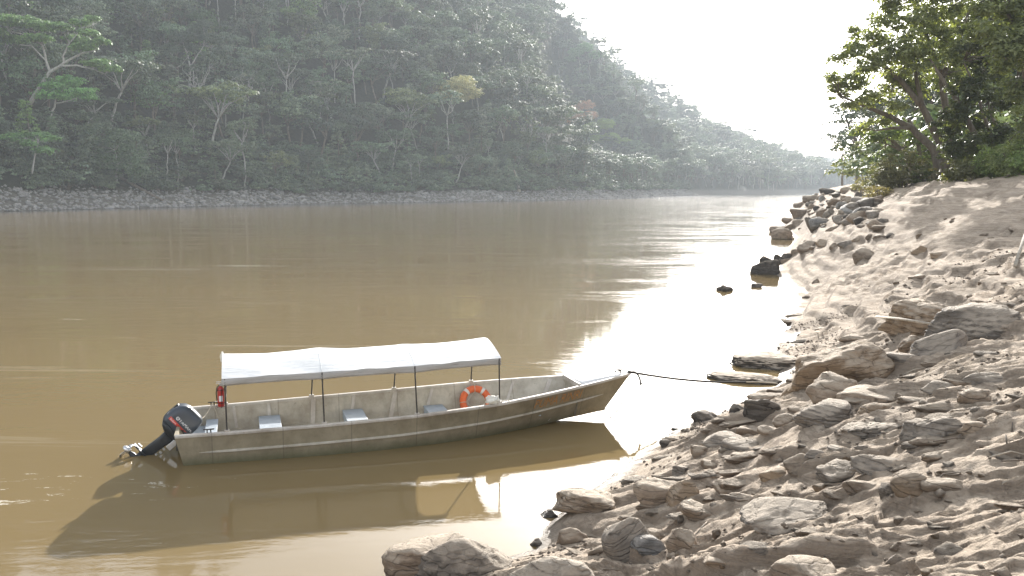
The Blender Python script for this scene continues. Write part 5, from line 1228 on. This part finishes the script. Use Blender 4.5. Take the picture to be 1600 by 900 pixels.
# faded name on the bow
V, Fq = text_mesh('PUMA RINRI', 1.0, 'name'); V = V - V.min(0); W_, H_ = V[:, 0].max(), V[:, 1].max()
out = []
for a, b, _ in V: 
    u = a / W_; x = 6.62 + 1.10 * u; f = .66 + .235 * (b / H_) - .0 * u; x += .05 * (b / H_); p = sidep(x / 9.03, f, -1, .006); out.append((x, p[1], p[2]))
a = NM('faded_orange_paint'); v = a.coord('Object'); n1 = a.noise(v, 30, 6, .7); tr_ = a.n('ShaderNodeBsdfTransparent'); mx = a.n('ShaderNodeMixShader'); a.set(col=(.45, .21, .06), rough=.8); a.l(a.mrange(n1, .38, .5, .5, 1), mx.inputs[0]); a.l(tr_.outputs[0], mx.inputs[1]); a.l(a.p.outputs[0], mx.inputs[2]); a.l(mx.outputs[0], a.out.inputs[0]); M_NAME = a.m
link('name_lettering', mesh_np('name_lettering', out, Fq), M_NAME, boat)

# ------------------------------------------------------------------ outboard motor
M_COWL = mat_plain('dark_grey_cowling', (.055, .065, .08), .32, .1, .1, 4); M_COWL2 = mat_plain('charcoal_engine_leg', (.04, .043, .045), .45, .2, .2, 8); M_ALU = mat_plain('bare_aluminium', (.6, .6, .6), .3, .9, .1, 20)
M_RED = mat_plain('red_stripe_paint', (.55, .06, .04), .4, 0, .08, 10); M_WHITE = mat_plain('white_print', (.75, .75, .75), .5, 0, .05, 10); M_BLACK = mat_plain('black_plastic', (.012, .012, .012), .5, 0, .2, 10)
mo = empty('outboard_motor', bwp(-.03, -.10, .44)); tag(mo, 'dark grey outboard motor tilted up out of the water on the transom', 'outboard motor')
mo.rotation_euler = (Matrix.Rotation(TH, 4, 'Z') @ Matrix.Rotation(math.radians(50), 4, 'Y')).to_euler(); mo.scale = (1.0,) * 3
def loops(levels, k=36, e=5.0, mb=None):
    mb = mb or MB(); V = []
    for (z, cx, hx, hy) in levels:
        for j in range(k):
            a = 2 * math.pi * j / k; c, s = math.cos(a), math.sin(a); V.append((cx + hx * math.copysign(abs(c) ** (2 / e), c), hy * math.copysign(abs(s) ** (2 / e), s), z))
    Fq = [(i * k + j, i * k + (j + 1) % k, (i + 1) * k + (j + 1) % k, (i + 1) * k + j) for i in range(len(levels) - 1) for j in range(k)]; Fq += [tuple(range(k - 1, -1, -1)), tuple((len(levels) - 1) * k + j for j in range(k))]
    return mb.add(V, Fq)
loops([(-.03, -.05, .26, .165), (.0, -.055, .275, .178), (.08, -.055, .285, .185), (.22, -.05, .285, .184), (.34, -.04, .265, .170), (.41, -.02, .22, .145), (.445, .0, .16, .10), (.455, .01, .08, .05)]).build('cowling', M_COWL, mo, True)
loops([(-.17, -.02, .13, .09), (-.12, -.03, .21, .14), (-.035, -.05, .262, .168)]).build('lower_cowling', M_COWL2, mo, True)
MB().box((-.337, -.065, .22), (-.29, .065, .33)).build('air_intake', M_BLACK, mo, bevel=.015)
loops([(-.74, -.04, .10, .03), (-.60, -.03, .095, .05), (-.30, .0, .10, .075), (-.15, .0, .12, .085)]).build('leg', M_COWL2, mo, True)
MB().prism([(-.30, -.70), (-.30, -.715), (.10, -.72), (.14, -.705), (.06, -.69)], -.075, .075).build('cavitation_plate', M_COWL2, mo, bevel=.004)
gm = MB().lathe([(.005, -.20), (.03, -.17), (.05, -.10), (.056, 0), (.05, .10), (.035, .16)], Matrix.Translation((-.08, 0, -.86)) @ Matrix.Rotation(math.radians(-90), 4, 'Y') @ Matrix.Diagonal((1, 1, -1, 1)), 14)
gm.add(*[(lambda V, F: (V, F))([(-.13, -.02, -.72), (.06, -.02, -.72), (.05, -.02, -.87), (-.14, -.02, -.87), (-.13, .02, -.72), (.06, .02, -.72), (.05, .02, -.87), (-.14, .02, -.87)], [(0, 1, 2, 3), (7, 6, 5, 4), (0, 4, 5, 1), (1, 5, 6, 2), (2, 6, 7, 3), (3, 7, 4, 0)])][0])
gm.build('gearcase', M_COWL2, mo, True)
MB().prism([(.06, -.89), (-.16, -.89), (-.17, -1.06), (-.10, -1.07)], -.008, .008).build('skeg', M_COWL2, mo)
pr = MB().lathe([(.052, 0), (.05, .05), (.045, .11), (.02, .14)], Matrix.Translation((-.255, 0, -.86)) @ Matrix.Rotation(math.radians(-90), 4, 'Y'), 14).build('propeller', M_ALU, mo, True)
for k in range(3):
    a = k * 2.094 + .5; bl_ = MB(); V = []
    for i, (rr_, wd_) in enumerate([(.04, .05), (.08, .10), (.12, .125), (.155, .095), (.17, .03)]):
        for sgn in (-1, 1):
            tw = .75 - rr_ * 2.0; y_ = sgn * wd_ / 2; V.append((-.305 + y_ * math.sin(tw), rr_ * math.cos(a) - y_ * math.cos(tw) * math.sin(a), -.86 + rr_ * math.sin(a) + y_ * math.cos(tw) * math.cos(a)))
    bo = bl_.add(V, [(i * 2, i * 2 + 1, i * 2 + 3, i * 2 + 2) for i in range(4)]).build('blade', M_ALU, pr, True); s2 = bo.modifiers.new('t', 'SOLIDIFY'); s2.thickness = .006
MB().box((.10, -.10, -.34), (.20, -.07, .02)).box((.10, .07, -.34), (.20, .10, .02)).box((.12, -.07, -.30), (.17, .07, -.27)).box((.12, -.07, -.06), (.17, .07, -.02)).tube([(.24, -.085, -.08), (.15, -.085, -.08)], .012, 6).tube([(.24, .085, -.08), (.15, .085, -.08)], .012, 6).build('clamp_bracket', M_ALU, mo, bevel=.006)
MB().tube([(.18, -.02, .03), (.35, -.03, .10), (.55, -.03, .16), (.66, -.03, .18)], [.02, .022, .02, .024], 8).build('tiller_handle', M_BLACK, mo, True)
MB().box((-.26, -.016, -.68), (-.18, .016, -.64)).build('trim_tab', M_ALU, mo)
for q in ((.09, -.42), (.10, -.50), (.08, -.58)): MB().box((q[0], -.05, q[1]), (q[0] + .045, -.02, q[1] + .03)).build('bracket_lug', M_ALU, mo)
def flat_text(s_, h, x0, z0, mat, name, mapf):
    V, Fq = text_mesh(s_, 1.0, name); V = V - V.min(0); k = h / V[:, 1].max(); out = [mapf(x0 + a * k, z0 + b * k) for a, b, _ in V]; return link(name, mesh_np(name, out, Fq), mat, mo)
def cow_side(x, z, off=.003):
    hy = np.interp(z, [-.03, 0, .08, .20, .30, .36, .395], [.165, .178, .185, .182, .165, .14, .10]); hx = np.interp(z, [-.03, 0, .08, .2, .3, .36], [.26, .275, .285, .28, .255, .215]); cx = np.interp(z, [0, .2, .36], [-.055, -.05, -.02])
    q = min(.999, abs((x - cx) / hx)); return (x, -(hy * (1 - q ** 5.0) ** (1 / 5.0) + off), z)
flat_text('YAMAHA', .058, -.115, .155, M_WHITE, 'maker_lettering', cow_side)
ring_ = []
for k in range(20):
    a = 2 * math.pi * k / 20
    for rr_ in (.022, .033): ring_.append(cow_side(-.155 + rr_ * math.cos(a), .183 + rr_ * math.sin(a)))
for k in range(3):
    a = k * 2.094 + 1.57
    for (rr_, da) in ((.004, 1.57), (.004, -1.57), (.024, 0)): ring_.append(cow_side(-.155 + rr_ * math.cos(a + da), .183 + rr_ * math.sin(a + da)))
link('emblem', mesh_np('emblem', ring_, [(2 * k, 2 * k + 1, (2 * k + 3) % 40, (2 * k + 2) % 40) for k in range(20)] + [(40 + 3 * k, 41 + 3 * k, 42 + 3 * k) for k in range(3)]), M_WHITE, mo)
st_ = []; 
for i in range(15):
    x = -.27 + .42 * i / 14; zt = .125 - .015 * i / 14; zb = zt - .062 * (1 - (i / 14) ** 2.2); st_ += [cow_side(x, zt, .0022), cow_side(x, zb, .0022)]
link('red_stripe', mesh_np('red_stripe', st_, [(2 * i, 2 * i + 1, 2 * i + 3, 2 * i + 2) for i in range(14)]), M_RED, mo)
flat_text('Enduro', .034, -.245, .075, M_WHITE, 'model_lettering', lambda x, z: cow_side(x, z, .004))
def cow_back(y, z):
    hx = np.interp(z, [0, .08, .20, .3], [.275, .285, .28, .255]); cx = np.interp(z, [0, .2, .36], [-.055, -.05, -.02]); hy = .18; q = min(.98, abs(y / hy)); return (cx - hx * (1 - q ** 5.0) ** (1 / 5.0) - .003, y, z)
V, Fq = text_mesh('40', 1.0, 'n'); V = V - V.min(0); k = .07 / V[:, 1].max(); wv2 = V[:, 0].max() * k
link('power_lettering', mesh_np('power_lettering', [cow_back(-.05 + (wv2 / 2 - a * k) - .03, .09 + b * k) for a, b, _ in V], Fq), M_WHITE, mo)
# tie line from motor to the stern cleat
def rope(name, pts, rad, mat, label, cat='rope', k=6, n=10, group=None):
    P = [np.array(p, float) for p in pts]; S = []
    for i in range(len(P) - 1):
        p0, p1, p2, p3 = P[max(i - 1, 0)], P[i], P[i + 1], P[min(i + 2, len(P) - 1)]
        for j in range(n):
            t = j / n; S.append(.5 * ((2 * p1) + (-p0 + p2) * t + (2 * p0 - 5 * p1 + 4 * p2 - p3) * t * t + (-p0 + 3 * p1 - 3 * p2 + p3) * t ** 3))
    S.append(P[-1]); b = S[0]; o = MB().tube([s - b for s in S], rad, k).build(name, mat, None, True); o.location = tuple(b); tag(o, label, cat, group); return o
M_ROPE = mat_plain('pale_rope', (.5, .44, .34), .9, 0, .2, 40, .5, 150); M_ROPED = mat_plain('dark_rope', (.04, .035, .03), .9, 0, .3, 40)
rope('stern_line', [bwp(.56, 1.0, .62), bwp(.42, .6, .46), bwp(.25, .15, .50), bwp(.15, -.1, .62)], .009, M_ROPE, 'thin pale line tied from the motor to the far stern cleat')
rope('stern_line', [bwp(.56, 1.0, .62), bwp(.62, .95, .45), bwp(.66, .9, .33)], .008, M_ROPE, 'short pale line dropping from the far stern cleat to the bench')
# coiled fuel hose beside the motor
hc = [bwp(.32 + .11 * math.cos(a), -.35 + .13 * math.sin(a), .24 + a * .006) for a in np.linspace(0, 15, 60)]
rope('fuel_hose', hc, .014, M_BLACK, 'black fuel hose coiled in the stern beside the motor', 'hose', n=2)

# ------------------------------------------------------------------ fire extinguisher
ex = empty('fire_extinguisher', bwp(.775, -.93, 1.0), TH); tag(ex, 'red fire extinguisher in a black rack on the stern canopy pole', 'fire extinguisher')
M_XRED = mat_plain('red_enamel', (.42, .03, .025), .3, 0, .1, 5)
MB().lathe([(.05, 0), (.058, .012), (.058, .29), (.050, .33), (.028, .355), (.022, .37)], None, 20).build('cylinder', M_XRED, ex, True)
MB().lathe([(.022, .37), (.024, .40), (.012, .41)], None, 12).box((-.075, -.010, .405), (.03, .010, .42)).box((-.07, -.008, .435), (.02, .008, .448)).tube([(.02, 0, .39), (.05, 0, .385)], .01, 6).build('valve', M_ALU, ex)
MB().tube([(-.02, -.03, .385), (-.055, -.05, .36), (-.075, -.03, .25), (-.068, -.02, .12)], .009, 6).build('hose', M_BLACK, ex, True)
rk = MB()
for z_ in (.07, .30): rk.tube([(.070 * math.cos(a), .070 * math.sin(a), z_) for a in np.linspace(0, 2 * math.pi, 21)[:-1]], .005, 5, closed=True)
for a in (.3, 1.9, 3.4, 4.9): rk.tube([(.072 * math.cos(a), .072 * math.sin(a), -.01), (.072 * math.cos(a), .072 * math.sin(a), .33)], .005, 5)
rk.tube([(.072, 0, -.01), (-.072, 0, -.01)], .005, 5).tube([(0, .072, -.01), (0, -.072, -.01)], .005, 5).build('rack', M_BLACK, ex)
MB().box((-.03, -.0595, .10), (.03, -.0575, .20)).build('label_plate', M_WHITE, ex)

# ------------------------------------------------------------------ life ring
lr = empty('life_ring', bwp(5.83, .74, .33)); tag(lr, 'orange life ring with white bands leaning inside the boat', 'life ring')
lr.rotation_euler = (Matrix.Rotation(TH + .05, 4, 'Z') @ Matrix.Rotation(math.radians(62), 4, 'X')).to_euler()
M_OR = mat_plain('orange_ring', (.72, .14, .035), .55, 0, .12, 6, .15, 60); M_BAND = mat_plain('white_band', (.68, .66, .62), .6, 0, .1, 8)
Rr, rt = .285, .072
MB().tube([(Rr * math.cos(a), Rr * math.sin(a), 0) for a in np.linspace(0, 2 * math.pi, 61)[:-1]], rt, 18, closed=True).build('ring', M_OR, lr, True)
for a0_ in (math.radians(52), math.radians(128), math.radians(232), math.radians(308)):
    MB().tube([(Rr * math.cos(a), Rr * math.sin(a), 0) for a in np.linspace(a0_ - .11, a0_ + .11, 7)], rt + .003, 18, caps=False).build('band', M_BAND, lr, True)
gr_ = MB()
for k in range(4):
    a_, b_ = math.radians(90 + k * 90), math.radians(180 + k * 90); rr_ = Rr - rt - .0
    pts = [((Rr - rt * (1 - .0) - .06 * math.sin(math.pi * i / 8)) * math.cos(a_ + (b_ - a_) * i / 8), (Rr - rt - .06 * math.sin(math.pi * i / 8)) * math.sin(a_ + (b_ - a_) * i / 8), .03) for i in range(9)]; gr_.tube(pts, .006, 5)
    gr_.tube([((Rr + (rt + .004) * math.cos(q)) * math.cos(a_), (Rr + (rt + .004) * math.cos(q)) * math.sin(a_), (rt + .004) * math.sin(q)) for q in np.linspace(0, 2 * math.pi, 13)[:-1]], .007, 5, closed=True)
gr_.build('grab_line', M_ROPE, lr, True)
rope('ring_lashing', [bwp(5.78, .99, .74), bwp(5.80, .93, .73), bwp(5.83, .86, .66), bwp(5.85, .83, .55)], .014, M_ROPE, 'pale cord tying the life ring to the far canopy pole')
# white rag
r = np.random.default_rng(3); mbv = []; U, Fi = ICO[3]; rv = U * (1 + .9 * fbm(U[:, 0] * 2.8, U[:, 1] * 2.8, U[:, 2] * 2.8, o=3, s=8))[:, None] * np.array([.13, .07, .085])
ra_ = link('white_rag', mesh_np('white_rag', rv, Fi, True), M_RAG); ra_.location = tuple(bwp(5.70, -1.0, .78)); tag(ra_, 'crumpled white rag knotted on the near gunwale by the front canopy pole', 'rag')
rope('rag_cord', [bwp(5.72, -.99, .76), bwp(5.80, -1.03, .73), bwp(5.93, -1.0, .75), bwp(6.05, -.97, .74)], .012, M_RAG, 'short white cord trailing from the rag along the gunwale', 'cord')

# ------------------------------------------------------------------ mooring
tip = bwp(9.03, 0, .92); shore_end = at_z(1165, 597, .25)
rope('mooring_rope', [tip, tip + (shore_end - tip) * .35 + np.array([0, 0, -.06]), tip + (shore_end - tip) * .7 + np.array([0, 0, -.06]), shore_end], .024, M_ROPED, 'taut dark mooring rope from the bow to the sandy spit')
rope('mooring_rope', [shore_end, at_z(1190, 597, .22), at_z(1215, 599, .28)], .014, M_ROPE, 'pale end of the mooring rope lying over the sandy spit')
rope('rope_tail', [tip, tip + np.array([.10, 0, .0]), tip + np.array([.19, 0, -.10]), tip + np.array([.23, 0, -.24])], .02, M_ROPED, 'short dark rope tail with a knotted end hanging at the bow')
kn = MB().lathe([(.01, -.03), (.026, -.01), (.026, .015), (.008, .03)], None, 10).build('rope_knot', M_ROPED, None, True); kn.location = tuple(tip + np.array([.23, 0, -.25])); tag(kn, 'small dark knot at the end of the rope tail', 'knot')
rope('bow_line', [tip + np.array([-.03, 0, -.02]), tip + np.array([-.10, -.05, -.45]), tip + np.array([-.25, -.15, -.75]), tip + np.array([-.42, -.25, -.90]), tip + np.array([-.5, -.3, -.96])], .009, M_ROPED, 'thin slack line hanging from the bow down to the water')
MB_ = MB().tube([(.022 * math.cos(a), .045 * math.sin(a), .03 * math.sin(a * 3)) for a in np.linspace(0, 6.28, 25)[:-1]], .014, 6, closed=True).build('bow_knot', M_ROPED, None, True); MB_.location = tuple(tip + np.array([-.02, 0, 0])); tag(MB_, 'dark knot of rope wound round the bow tip', 'knot')

# ------------------------------------------------------------------ misty air
def haze_box(dens):
    m = bpy.data.materials.new('misty_air'); m.use_nodes = True; t = m.node_tree; t.nodes.clear(); o_ = t.nodes.new('ShaderNodeOutputMaterial'); v = t.nodes.new('ShaderNodeVolumePrincipled')
    v.inputs['Color'].default_value = (.84, .92, 1.0, 1); v.inputs['Density'].default_value = dens; v.inputs['Anisotropy'].default_value = 0.05; t.links.new(v.outputs[0], o_.inputs['Volume'])
    o = MB().box((-1500, -80, -2.5), (1500, 2620, 300)).build('haze', m); tag(o, 'pale mist in the river valley', 'haze', kind='stuff'); return o
haze_box(0.0003)
print('objects', len(COL.objects))
